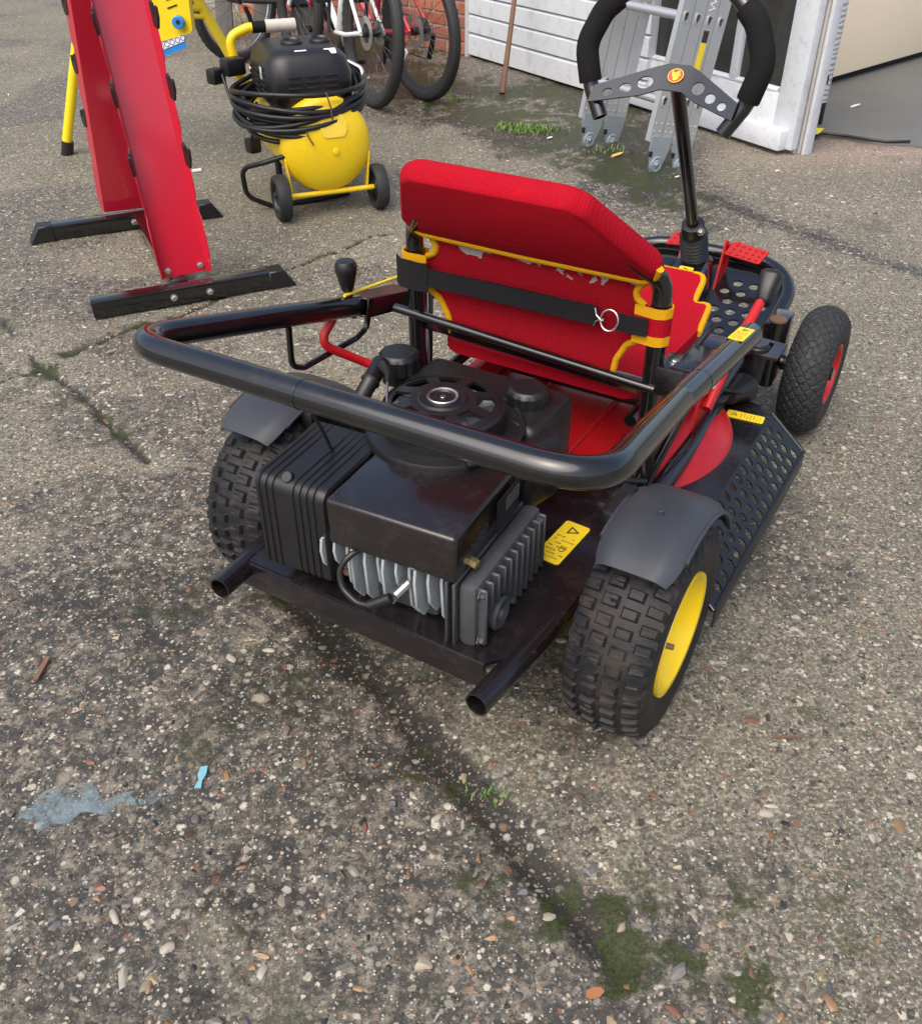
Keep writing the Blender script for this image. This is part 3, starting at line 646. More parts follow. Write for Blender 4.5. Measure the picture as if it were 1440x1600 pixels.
# chassis
chas = plate('chassis_plate', [[(-.255, -.258), (.212, -.262), (.262, -.20), (.268, .05), (.235, .36), (-.235, .36), (-.262, .05)]], .006, lambda u, v, w: Vector((u, v, .232 + w)), BLKW, kart)
box('rear_lip', (-.022, -.2605, .208), (.466, .006, .050), BLKW, chas, bev=.001)
for sx in (1, -1):
    tube('frame_rail', [(sx * .235, -.325, .222), (sx * .258, -.03, .215), (sx * .25, .5, .2), (sx * .22, .95, .19)], .0185, BLKW, chas, 16, wall=.14, fil=.05)
    box('axle_block', (sx * .262, -.02, .165), (.03, .07, .12), BLKW, chas, bev=.005)
tube('axle', [(-.30, 0, .176), (.30, 0, .176)], .014, BLKW, kart)
def sticker(name, c, w, l, ang, parent, marks=True, tilt=None, text=None):
    rot = rz(ang) if tilt is None else tilt @ rz(ang); m4 = Matrix.Translation(Vector(c)) @ rot.to_4x4()
    o = plate(name, [rrect(-w / 2, -l / 2, w / 2, l / 2, min(w, l) * .12, 3)], .0012, lambda u, v, ww: m4 @ Vector((u, v, ww)), STK, parent)
    if marks:
        bm = bmesh.new()
        for q in range(7):
            x_ = -.38 * w
            while x_ < .3 * w:
                ww_ = rng.uniform(.05, .16) * w
                if rng.random() < .75: b_box(bm, m4 @ Vector((x_ + ww_ / 2, (-.40 + q * .085) * l, .0009)), (ww_, l * .022, .0006), rot)
                x_ += ww_ + .03 * w
        p_ = finish(bm, 'print', M('faded ink', (.30, .20, .03), .6), o); p_['kind'] = 'stuff'
        T = circ(0, l * .30, min(w, l) * .28, 3); T2 = circ(0, l * .30, min(w, l) * .17, 3)
        plate('warning_triangle', [T, T2], .0005, lambda u, v, ww: m4 @ Vector((u, v, ww + .0009)), INK, o)
    if text: text_mesh('print_text', text, w * .32, INK, o, m4 @ Matrix.Translation((w * .2, -l * .15, .0009)) @ Matrix.Rotation(R(90), 4, 'Z'), .0002)
    return o
sticker('sticker', (.185, .045, .2362), .046, .115, -3, chas, text='CE')
# red deck
pan = plate('deck_pan', [[(-.20, .22), (.165, .22), (.205, .36), (.215, .80), (-.215, .80)]], .005, lambda u, v, w: Vector((u, v, .246 + w)), RED, kart)
for x in (-.07, .08): tube('ridge', [(x, .24, .25), (x, .79, .25)], .006, RED, pan, 8)
box('pan_flange', (-.212, .48, .265), (.006, .64, .05), RED, pan, bev=.001); box('cross_bracket', (-.10, .56, .285), (.025, .10, .06), RED, pan, bev=.004); box('cross_bracket', (-.19, .44, .28), (.03, .20, .05), RED, pan, bev=.004)
lathe('mower_deck', [(0, .214), (.215, .214), (.255, .208), (.285, .192), (.303, .168), (.310, .12), (.310, .085), (.304, .085), (.300, .12), (.29, .16), (.2, .195), (0, .195)], RED, kart, Matrix.Translation((.018, .530, 0)), 80)
dp = plate('side_deck', [[(.16, .22), (.345, .22), (.345, .70), (.315, .765), (.16, .80)]], .004, lambda u, v, w: Vector((u, v, .196 + w - .02)), BLKW, kart)
sticker('sticker', (.300, .700, .1795), .030, .078, 95, dp)
# perforated step
def step():
    y0, y1 = .17, .745; W = .100
    holes = []; ny = 15
    for c in range(4):
        for k in range(ny):
            v = y0 + .03 + (k + (.5 if c % 2 else 0)) * (y1 - y0 - .05) / ny
            u = .014 + c * .0235
            if v < y1 - .03 - .03 * (u / W) * 0: holes.append(circ(u, v, .0100, 12))
    fold = lambda u, v, w: Vector((.345 + u * .86, v - u * .35, .178 - u * .50)) + Vector((.5, 0, .86)) * w
    o = plate('side_step', [[(0, y0), (W, y0), (W, y1), (0, y1)]] + holes, .003, fold, PLB, kart)
    a, b = fold(W, y0, 0), fold(W, y1, 0)
    tube('step_edge', [a, b], .0045, PLB, o, 8); tube('step_edge', [fold(0, y1, 0), b], .0045, PLB, o, 8); tube('step_edge', [fold(0, y0, 0), a], .0045, BLK, o, 8)
    box('step_skirt', (a + b) / 2 + Vector((.002, 0, -.02)), (.003, y1 - y0, .036), PLB, o, bev=.001)
step()
# engine
eng = lathe('engine', [(0, .235), (.105, .235), (.11, .24), (.115, .32), (.12, .40), (.10, .42), (0, .42)], ALUD, kart, Matrix.Translation((0, -.03, 0)), 36)
E4 = rz(4)
bm = bmesh.new(); b_box(bm, (.050, -.168, .393), (.208, .190, .080), E4, .007, 3); finish(bm, 'cowling', RUSTB, eng)
box('cowling_step', (.045, -.050, .402), (.20, .07, .05), BLKW, eng, E4, .006)
o = box('data_plate', (.1562, -.10, .392), (.002, .075, .056), PLB, eng, E4, 0); box('plate_print', (.1577, -.09, .402), (.001, .045, .022), STEEL, o, E4, 0); box('plate_mark', (.1577, -.124, .380), (.001, .014, .014), STK, o, E4, 0)
def air_cleaner():
    bm = bmesh.new(); c = Vector((-.125, -.182, .345)); n = 26; hw = .062
    # ribbed front: profile in (x) with grooves, swept over top and down the back face
    xs, gd = [], []
    groove = [.012, .024, .036, .072, .084, .096, .108]
    x = 0
    pts = []
    for g in groove: pts += [(g - .0030, 0), (g - .0014, .0024), (g + .0014, .0024), (g + .0030, 0)]
    pts = [(0, .006), (.003, .001)] + pts + [(.1225, .001), (.1255, .006)]
    path = [(.082, .0, 0, 1), (-.015, .0, 0, 1)] 
    # path in (y,z): from front top to rear top, rounded, down the rear
    P2 = [(.085, .085), (.03, .085), (-.02, .085), (-.062, .085)]
    for k in range(7): a = R(90 + 90 * k / 6); P2.append((-.062 + .022 * math.cos(a), .063 + .022 * math.sin(a)))
    P2 += [(-.084, .02), (-.084, -.075), (-.078, -.082)]
    rows = []
    for k, (yy, zz) in enumerate(P2):
        if k == 0: t = Vector((P2[1][0] - yy, P2[1][1] - zz))
        elif k == len(P2) - 1: t = Vector((yy - P2[k - 1][0], zz - P2[k - 1][1]))
        else: t = Vector((P2[k + 1][0] - P2[k - 1][0], P2[k + 1][1] - P2[k - 1][1]))
        t.normalize(); nn = Vector((t.y, -t.x)) * -1; nn = Vector((-t.y, t.x)) * -1
        amp = 0 if k < 1 else 1
        rows.append([bm.verts.new(c + E4 @ Vector((px - hw, yy - nn.x * dpt * amp, zz - nn.y * dpt * amp))) for px, dpt in pts])
    for a, b in zip(rows[:-1], rows[1:]):
        for i in range(len(pts) - 1): bm.faces.new((a[i], a[i + 1], b[i + 1], b[i]))
    o = finish(bm, 'air_cleaner', PLB, eng, 30)
    bm = bmesh.new(); b_box(bm, c + E4 @ Vector((0.0005, .003, -.002)), (.122, .160, .158), E4, .012, 3); finish(bm, 'cleaner_body', PLB, o)
    cyl('cover_screw', c + E4 @ Vector((-.008, -.062, .078)), c + E4 @ Vector((-.008, -.072, .088)), .009, PLB, o, 12)
    bolt('bolt', (-.055, -.222, .262), (0, -1, .3), .006, RUSTBR, o)
air_cleaner()
for k in range(12):
    x = -.082 + k * .0175; hh = [.075, .07, .11, .105, .115, .09, .10, .075, .115, .10, .09, .115][k]
    bm = bmesh.new(); zt = .352; y0 = -.262 + (k % 3) * .008
    f = lambda u, v, w, x=x: E4 @ Vector((x + w, u, v))
    b_plate(bm, [[(-.10, zt), (y0, zt), (y0 - .004, zt - .02), (y0, zt - hh + .03), (y0 + .02, zt - hh), (-.10, zt - hh + .01)]], .0042, f); finish(bm, 'fin', ALU, eng)
box('cylinder', (.04, -.165, .29), (.13, .12, .105), ALUD, eng, E4, .01)
cyl('spark_plug', (.078, -.250, .318), (.0705, -.276, .3085), .0065, STEEL, eng, 8)
tube('plug_lead', [(.006, -.235, .352), (-.012, -.270, .345), (-.022, -.284, .322), (-.012, -.292, .298), (.018, -.296, .286), (.045, -.292, .290), (.060, -.284, .300)], .0048, PLB, eng, 10, fil=.03)
cyl('plug_cap', (.036, -.293, .288), (.066, -.279, .306), .0080, PLB, eng, 12)
# cylinder head, ribs facing right
hm = Matrix.Translation((.165, -.132, .289)) @ rz(3).to_4x4()
bm = bmesh.new(); b_box(bm, (0, 0, 0), (.03, .225, .115), None, .01); bmesh.ops.transform(bm, matrix=hm, verts=bm.verts); head = finish(bm, 'cylinder_head', ALUD, eng)
for q in (-.030, -.018): 
    bm = bmesh.new(); b_box(bm, (q, -.005, 0), (.005, .228, .118), None, .002, 1); bmesh.ops.transform(bm, matrix=hm, verts=bm.verts); finish(bm, 'fin', ALUD, head)
for k in range(11):
    y = -.10 + k * .02; z0 = -.052 if k > 4 or k == 0 else (.0 if k < 4 else -.02)
    bm = bmesh.new(); b_box(bm, (.019, y, (z0 + .052) / 2), (.016, .006, .052 - z0), None, .002, 1); bmesh.ops.transform(bm, matrix=hm, verts=bm.verts); finish(bm, 'rib', ALUD, head)
lathe('boss', [(.012, 0), (.026, 0), (.028, .012), (.024, .016), (.014, .012)], ALUD, head, hm @ axis((.012, -.05, -.03), (1, 0, 0)), 24, closed=True)
for y, z in ((-.098, .04), (.098, .04), (.098, -.04), (.0, -.045), (-.1, -.045)):
    o = bolt('head_bolt', hm @ Vector((.015, y, z)), (1, 0, 0), .007, ALUD, head)
cyl('brass_nut', (.1545, -.208, .362), (.168, -.209, .360), .008, M('brass', (.5, .38, .15), .35, metal=.9), eng, 6)
# recoil starter and shroud
SC = Vector((-.004, -.022, 0))
lathe('fan_shroud', [(0, .38), (.118, .38), (.121, .384), (.122, .436), (.120, .440), (.098, .442), (.097, .455), (0, .455)], PLB, eng, Matrix.Translation(SC), 56)
def starter():
    holes = []
    for k in range(8):
        a0 = k * PI / 4 + .12; a1 = a0 + PI / 4 - .24
        holes.append([(.052 * math.cos(a), .052 * math.sin(a)) for a in np.linspace(a0 + .06, a1 - .06, 4)] + [(.080 * math.cos(a), .080 * math.sin(a)) for a in np.linspace(a1, a0, 5)])
    o = plate('recoil_starter', [circ(0, 0, .094, 56)] + holes, .005, lambda u, v, w: SC + Vector((u, v, .484 + w - .012 * max(0, (math.hypot(u, v) - .05) / .044) ** 2)), PLB, eng)
    lathe('starter_wall', [(.094, .455), (.0965, .456), (.0965, .474), (.092, .478), (.091, .470)], PLB, o, Matrix.Translation(SC), 56, closed=True)
    lathe('starter_hub', [(0, .486), (.007, .486), (.008, .4885), (.017, .4885), (.019, .491), (.026, .491), (.0275, .488), (.036, .489), (.04, .4865), (.04, .478), (0, .478)], PLB, o, Matrix.Translation(SC), 40)
    lathe('hub_ring', [(.019, .4905), (.0235, .4925), (.025, .4905)], STEEL, o, Matrix.Translation(SC), 40, closed=True)
    cyl('hub_screw', SC + Vector((0, 0, .486)), SC + Vector((0, 0, .490)), .0045, STEEL, o, 8)
    lathe('flywheel', [(0, .457), (.07, .457), (.085, .462), (.086, .455), (0, .452)], ALU, o, Matrix.Translation(SC), 24)
    for k in range(12):
        a = k * PI / 6; box('fan_blade', SC + Vector((.062 * math.cos(a), .062 * math.sin(a), .464)), (.035, .002, .014), ALUD, o, rz(math.degrees(a) + 25), 0)
starter()
cable = [SC + Vector((.124 * math.cos(R(a)), .124 * math.sin(R(a)), .442)) for a in range(-42, 74, 6)]
tube('shroud_hose', cable, .0055, PLB, eng, 8)
# tank
def tank():
    bm = bmesh.new(); b_box(bm, (-.005, .100, .375), (.275, .150, .135), None, .018, 3); o = finish(bm, 'fuel_tank', PLB, eng)
    bm = bmesh.new(); b_box(bm, (.125, .035, .37), (.06, .09, .12), rz(-14), .016, 3); finish(bm, 'tank_lobe', PLB, o)
    def cap(x, y, r, z):
        bm = bmesh.new(); prof = [(0, z + .034), (r * .80, z + .034), (r * .90, z + .031), (r, z + .026), (r, z), (0, z)]; seg = 36; rings = []
        for pr, pz in prof:
            rings.append([bm.verts.new((x + (pr - (.0022 if (k % 3 == 0 and pr > r * .95) else 0)) * math.cos(2 * PI * k / seg), y + (pr - (.0022 if (k % 3 == 0 and pr > r * .95) else 0)) * math.sin(2 * PI * k / seg), pz)) for k in range(seg)] if pr else [bm.verts.new((x, y, pz))])
        for A, B in zip(rings[:-1], rings[1:]):
            for k in range(seg):
                if len(A) == 1: bm.faces.new((A[0], B[k], B[(k + 1) % seg]))
                elif len(B) == 1: bm.faces.new((A[k], A[(k + 1) % seg], B[0]))
                else: bm.faces.new((A[k], A[(k + 1) % seg], B[(k + 1) % seg], B[k]))
        c = finish(bm, 'filler_cap', PLB, o, 22)
        lathe('cap_neck', [(r * .85, z - .02), (r * .85, z + .001), (r * .8, z + .001), (r * .8, z - .02)], PLB, c, Matrix.Translation((x, y, 0)), 24, closed=True)
    cap(.078, .104, .034, .436); cap(-.168, .098, .036, .438)
    bolt('bolt', (-.128, .168, .425), (0, .2, 1), .008, STEEL, o)
tank()
tube('starter_grip', [(-.150, -.065, .435), (-.158, 0, .462), (-.166, .045, .476)], [.013, .017, .014], PLB, eng, 14, fil=.05)
tube('grip_stem', [(-.150, .025, .482), (-.118, -.004, .488), (-.108, -.020, .484)], [.009, .006, .004], PLB, eng, 10)
tube('starter_cord', [(-.110, -.018, .484), (-.080, -.064, .476)], .0022, STEEL, eng, 8)
tube('loose_wire', [(-.112, -.165, .432), (-.118, -.175, .47), (-.128, -.19, .52), (-.135, -.235, .585)], .0028, PLB, eng, 8, fil=.03)
# rear guard bar
BAR = [(-.328, .20, .480), (-.368, -.293, .606), (.368, -.293, .620), (.333, .08, .532), (.330, .46, .478)]
def guard():
    P = fillet(BAR, .080, 10); g = tube('guard_bar', P, .0200, BLK, kart, 20)
    for q, r_ in (((-.045, -.293, .6121), .0207),):
        tube('bar_joint', [(q[0] - .0015, q[1], q[2]), (q[0] + .0015, q[1], q[2])], r_, BLK, g, 20)
    tube('bar_joint', [(.3322, .168, .5195), (.3322, .174, .5187)], .0207, BLK, g, 20)
    # left channel bracket
    bm = bmesh.new(); c = Vector((-.322, .265, .466)); rt = rx(-13)
    for cc, s in (((.022, 0, 0), (.004, .15, .036)), ((-.022, 0, 0), (.004, .15, .036)), ((0, 0, .016), (.04, .15, .004)), ((0, 0, -.016), (.04, .15, .004))): b_box(bm, c + rt @ Vector(cc), s, rt, .001, 1)
    o = finish(bm, 'channel_bracket', BLK, kart); o['label'] = 'open black channel bracket'
    box('bracket_tongue', c + rt @ Vector((.004, .11, .003)), (.05, .09, .030), BLK, o, rt, .004)
    b2 = box('bracket_plate', (.300, .30, .487), (.075, .11, .006), BLK, kart, rx(-4), .002)
    box('bracket_box', (.262, .275, .462), (.05, .075, .05), BLKW, b2, rx(-4), .003)
    bolt('bolt', (.262, .265, .488), (0, 0, 1), .006, STEEL, b2)
    for sx in (1, -1):
        for k, dx in enumerate((0, .020)):
            tube('brace', [(sx * (.280 + dx * .6), .37 + dx, .47), (sx * (.220 + dx * .8), .262 + dx * .6, .225)], .0085, BLK, kart, 14)
    # levers, left
    lv = tube('gear_lever', [(-.330, .19, .46), (-.331, .180, .535)], .006, BLK, kart, 10)
    lathe('knob', [(0, 0), (.009, 0), (.012, .005), (.020, .038), (.0205, .048), (.016, .056), (0, .058)], PLB, lv, Matrix.Translation((-.331, .178, .516)), 24)
    tube('lever_link', [(-.335, .16, .495), (-.345, .10, .44), (-.30, .17, .385), (-.22, .24, .33)], .0085, RED, kart, 10, fil=.025)
    tube('support_loop', [(-.338, .02, .535), (-.342, .02, .432), (-.342, .05, .415), (-.335, .20, .412), (-.33, .23, .425), (-.328, .232, .47)], .0058, BLK, kart, 10, fil=.025)
    tube('yellow_cable', [(-.325, .16, .514), (-.318, .36, .490), (-.28, .50, .46)], .003, STK, kart, 8, fil=.1)
guard()
s_ = sticker('sticker', (.331, .385, .5092), .026, .075, 0, kart, tilt=rx(-8))
# spring and bolts
def spring():
    a, b = Vector((.168, .232, .270)), Vector((.20, .44, .272)); d = (b - a); n = 26; P = []
    u = d.normalized().cross(Vector((0, 0, 1))).normalized(); v = d.normalized().cross(u)
    for k in range(n * 10 + 1): t = k / (n * 10); q = 2 * PI * k / 10; P.append(a + d * t + (u * math.cos(q) + v * math.sin(q)) * .0105)
    tube('tension_spring', P, .0030, STEEL, kart, 6)
spring()
for p in ((.205, .335, .252), (.205, .298, .252)): bolt('bolt', p, (0, 0, 1), .009, STEEL, kart)
tube('hose', [(.13, .20, .262), (.16, .215, .262), (.20, .23, .258), (.24, .27, .245)], .006, PLB, kart, 8, fil=.03)
tube('control_cable', [(.25, .36, .235), (.262, .45, .232), (.258, .55, .236), (.25, .64, .262), (.28, .72, .22)], .0026, PLB, kart, 8, fil=.05)
# right lever
sp_ = plate('side_bracket', [[(.52, .20), (.66, .20), (.70, .33), (.62, .345), (.56, .30)]], .006, lambda u, v, w: Vector((.236 + w, u, v)), RED, kart)
bolt('bolt', (.240, .605, .282), (1, 0, 0), .009, STEEL, sp_); lathe('washer', [(.012, 0), (.026, 0), (.026, .003), (.012, .003)], RED, sp_, axis((.2395, .605, .282), (1, 0, 0)), 24, closed=True)
lv = tube('brake_lever', [(.250, .565, .250), (.253, .70, .338), (.258, .80, .380), (.262, .84, .405)], .0105, RED, kart, 12)
bm = bmesh.new(); b_box(bm, (.262, .845, .408), (.03, .05, .075), rx(-35), .010, 3)
for v in bm.verts:
    if v.co.z > .41: v.co.x = .262 + (v.co.x - .262) * 1.5; v.co.y = .86 + (v.co.y - .86) * 1.35
finish(bm, 'lever_grip', PLB, lv)
# seat
def seat():
    fr = tube('seat_frame', fillet([(-.232, .285, .25), (-.232, .252, .40), (-.230, .250, .628), (-.122, .128, .756), (.122, .128, .756), (.230, .250, .628), (.232, .252, .40), (.232, .285, .25)], .05, 8), .0160, BLK, kart, 16)
    tube('cross_rod', [(-.270, .238, .474), (.243, .238, .448)], .0085, BLK, fr, 12)
    box('cross_channel', (-.01, .262, .443), (.44, .022, .022), BLK, fr, ry(2.2), .002)
    # hood
    lo, hi = Vector((0, .252, .636)), Vector((0, .098, .785)); up = (hi - lo); H_ = up.length; up.normalize(); nb = Vector((0, -up.z, up.y)) ; nb = Vector((0, -.70, -.71))
    out = [(-.226, .015), (-.212, 0), (.212, 0), (.230, .012), (.234, .045), (.158, H_ - .016), (.134, H_), (-.134, H_), (-.158, H_ - .016), (-.234, .045)]
    out = [(p.x, p.y) for p in fillet([(a, b, 0) for a, b in out], .03, 5, True)]
    n = out; bm = bmesh.new()
    layers = [(-.0195, .93), (-.0175, .955), (-.012, .982), (-.004, .998), (.004, .998), (.012, .982), (.0175, .965), (.0200, .945)]; rings = []
    cx, cy = 0, H_ * .45
    for w, s in layers: rings.append([bm.verts.new(lo + Vector((cx + (u - cx) * s, 0, 0)) + up * (cy + (v - cy) * s) + nb * w) for u, v in n])
    for A, B in zip(rings[:-1], rings[1:]):
        for i in range(len(n)): bm.faces.new((A[i], A[(i + 1) % len(n)], B[(i + 1) % len(n)], B[i]))
    bm.faces.new(rings[0]); bm.faces.new(rings[-1]); hd = finish(bm, 'backrest_hood', CLOTH, kart, 50)
    ctr = lambda u, v, w: lo + Vector((u, 0, 0)) + up * v + nb * w
    tube('trim', [ctr(-.224, .024, .014), ctr(-.206, .007, .018), ctr(0, .003, .0185), ctr(.200, .007, .018), ctr(.222, .018, .015), ctr(.233, .044, .008)], .0062, TRIM, hd, 10, fil=.03)
    # worn back sheet
    half = [(.222, .632), (.205, .622), (.190, .605), (.190, .592), (.205, .580), (.232, .580), (.236, .575), (.236, .540), (.230, .535), (.208, .530), (.180, .505), (.165, .475), (.160, .452), (.16, .436)]
    outl = half + [(-x, z) for x, z in reversed(half)]
    m = M('worn red sheet', (.34, .002, .011), .85, var=.08, vs=20, bump=.6, wave=((110, 'X'), (110, 'Z')), spec=.2)
    t = m.node_tree; N = t.nodes; L = t.links; p = N['Principled BSDF']; src = p.inputs['Base Color'].links[0].from_socket
    tc = N.new('ShaderNodeTexCoord'); se = N.new('ShaderNodeSeparateXYZ'); L.new(tc.outputs['Object'], se.inputs[0]); nz = N.new('ShaderNodeTexNoise'); nz.inputs['Scale'].default_value = 26; nz.inputs['Detail'].default_value = 3; L.new(tc.outputs['Object'], nz.inputs['Vector'])
    a = N.new('ShaderNodeMapRange'); a.inputs[1].default_value = .585; a.inputs[2].default_value = .618; a.inputs[4].default_value = .26; L.new(se.outputs['Z'], a.inputs[0])
    ad = N.new('ShaderNodeMath'); L.new(a.outputs[0], ad.inputs[0]); L.new(nz.outputs['Fac'], ad.inputs[1]); ms = N.new('ShaderNodeMapRange'); ms.inputs[1].default_value = .735; ms.inputs[2].default_value = .75; L.new(ad.outputs[0], ms.inputs[0])
    mx = N.new('ShaderNodeMix'); mx.data_type = 'RGBA'; L.new(ms.outputs[0], mx.inputs[0]); L.new(src, mx.inputs[6]); mx.inputs[7].default_value = (.40, .36, .33, 1); L.new(mx.outputs[2], p.inputs['Base Color'])
    bk = plate('back_sheet', [outl], .006, lambda u, v, w: Vector((u, .250 + w + .02 * math.cos(min(1, abs(u) / .24) * PI / 2), v)), m, kart)
    S = lambda u, v: Vector((u, .246 + .02 * math.cos(min(1, abs(u) / .24) * PI / 2), v))
    for sx in (1, -1):
        tube('trim', [S(sx * .215, .630), S(sx * .197, .618), S(sx * .186, .602), S(sx * .190, .590), S(sx * .205, .582)], .0058, TRIM, bk, 8, fil=.01)
        tube('trim', [S(sx * .214, .530), S(sx * .180, .507), S(sx * .164, .475), S(sx * .160, .445)], .0058, TRIM, bk, 8, fil=.02)
        # loop round the post: red band with yellow edges
        for z0, z1, mm, nm in ((.542, .576, CLOTH, 'loop_band'), (.574, .590, TRIM, 'loop_trim'), (.527, .543, TRIM, 'loop_trim')):
            bm = bmesh.new(); V0 = [];
            P = [(.195, .232), (.215, .230), (.232, .228), (.246, .233), (.253, .248), (.247, .264), (.232, .269), (.21, .268)]
            P = [(q.x, q.y) for q in fillet([(a, b, 0) for a, b in P], .008, 2)]
            A = [bm.verts.new((sx * a, b - (.001 if mm is TRIM else 0), z0)) for a, b in P]; B = [bm.verts.new((sx * a, b - (.001 if mm is TRIM else 0), z1)) for a, b in P]
            for i in range(len(P) - 1): bm.faces.new((A[i], A[i + 1], B[i + 1], B[i]))
            bmesh.ops.recalc_face_normals(bm, faces=bm.faces); bmesh.ops.solidify(bm, geom=bm.faces[:], thickness=.0025); finish(bm, nm, mm, bk)
    # strap
    def band(name, P, w, mat):
        bm = bmesh.new(); A = [bm.verts.new(Vector(p) + Vector((0, 0, w / 2))) for p in P]; B = [bm.verts.new(Vector(p) - Vector((0, 0, w / 2))) for p in P]
        for i in range(len(P) - 1): bm.faces.new((A[i], A[i + 1], B[i + 1], B[i]))
        bmesh.ops.recalc_face_normals(bm, faces=bm.faces); bmesh.ops.solidify(bm, geom=bm.faces[:], thickness=.003); return finish(bm, name, mat, bk)
    band('strap', [(-.245, .225, .556), (-.20, .222, .556), (-.1, .224, .557), (.0, .226, .557), (.135, .228, .558)], .033, WEB)
    band('strap_pad', [(-.255, .232, .556), (-.24, .219, .556), (-.20, .217, .556), (-.185, .221, .556)], .052, WEB)
    band('strap', [(.172, .226, .557), (.20, .224, .558), (.222, .224, .559)], .030, WEB)
    rg = [(.158 + .015 * math.cos(a), .222 + .003 * math.sin(a), .557 + .017 * math.sin(a)) for a in np.linspace(0, 2 * PI, 20, endpoint=False)]
    tube('ring', rg, .0016, STEEL, bk, 6, closed=True)
    tube('hook', [(.132, .222, .573), (.136, .220, .562), (.146, .218, .556), (.150, .218, .556)], .0016, STEEL, bk, 6, fil=.005); tube('hook', [(.132, .222, .542), (.136, .220, .552), (.146, .218, .5575), (.150, .218, .5575)], .0016, STEEL, bk, 6, fil=.005)
    # cushion
    o2 = [(p.x, p.y) for p in fillet([(-.20, .29, 0), (.20, .29, 0), (.212, .55, 0), (.195, .66, 0), (.16, .66, 0), (.15, .76, 0), (-.15, .76, 0), (-.16, .66, 0), (-.195, .66, 0), (-.212, .55, 0)], .03, 4, True)]
    zc = lambda u, v: .372 + .035 * abs(u / .21) ** 2 + .05 * max(0, (v - .5) / .26) ** 2
    cu = plate('seat_cushion', [o2], .022, lambda u, v, w: Vector((u, v, zc(u, v) + w)), CLOTH, kart)
    fr_ = sorted([q for q in o2 if q[1] > .36], key=lambda q: math.atan2(q[0], q[1] - .5)); tube('trim', [Vector((u, v, zc(u, v) + .004)) for u, v in fr_], .0075, TRIM, cu, 8)
    tube('seat_rail', [(-.19, .29, .345), (-.19, .70, .36)], .012, BLK, cu); tube('seat_rail', [(.19, .29, .345), (.19, .70, .36)], .012, BLK, cu)
    box('seat_bracket', (0, .50, .31), (.30, .05, .09), BLK, cu, None, .004)
seat()
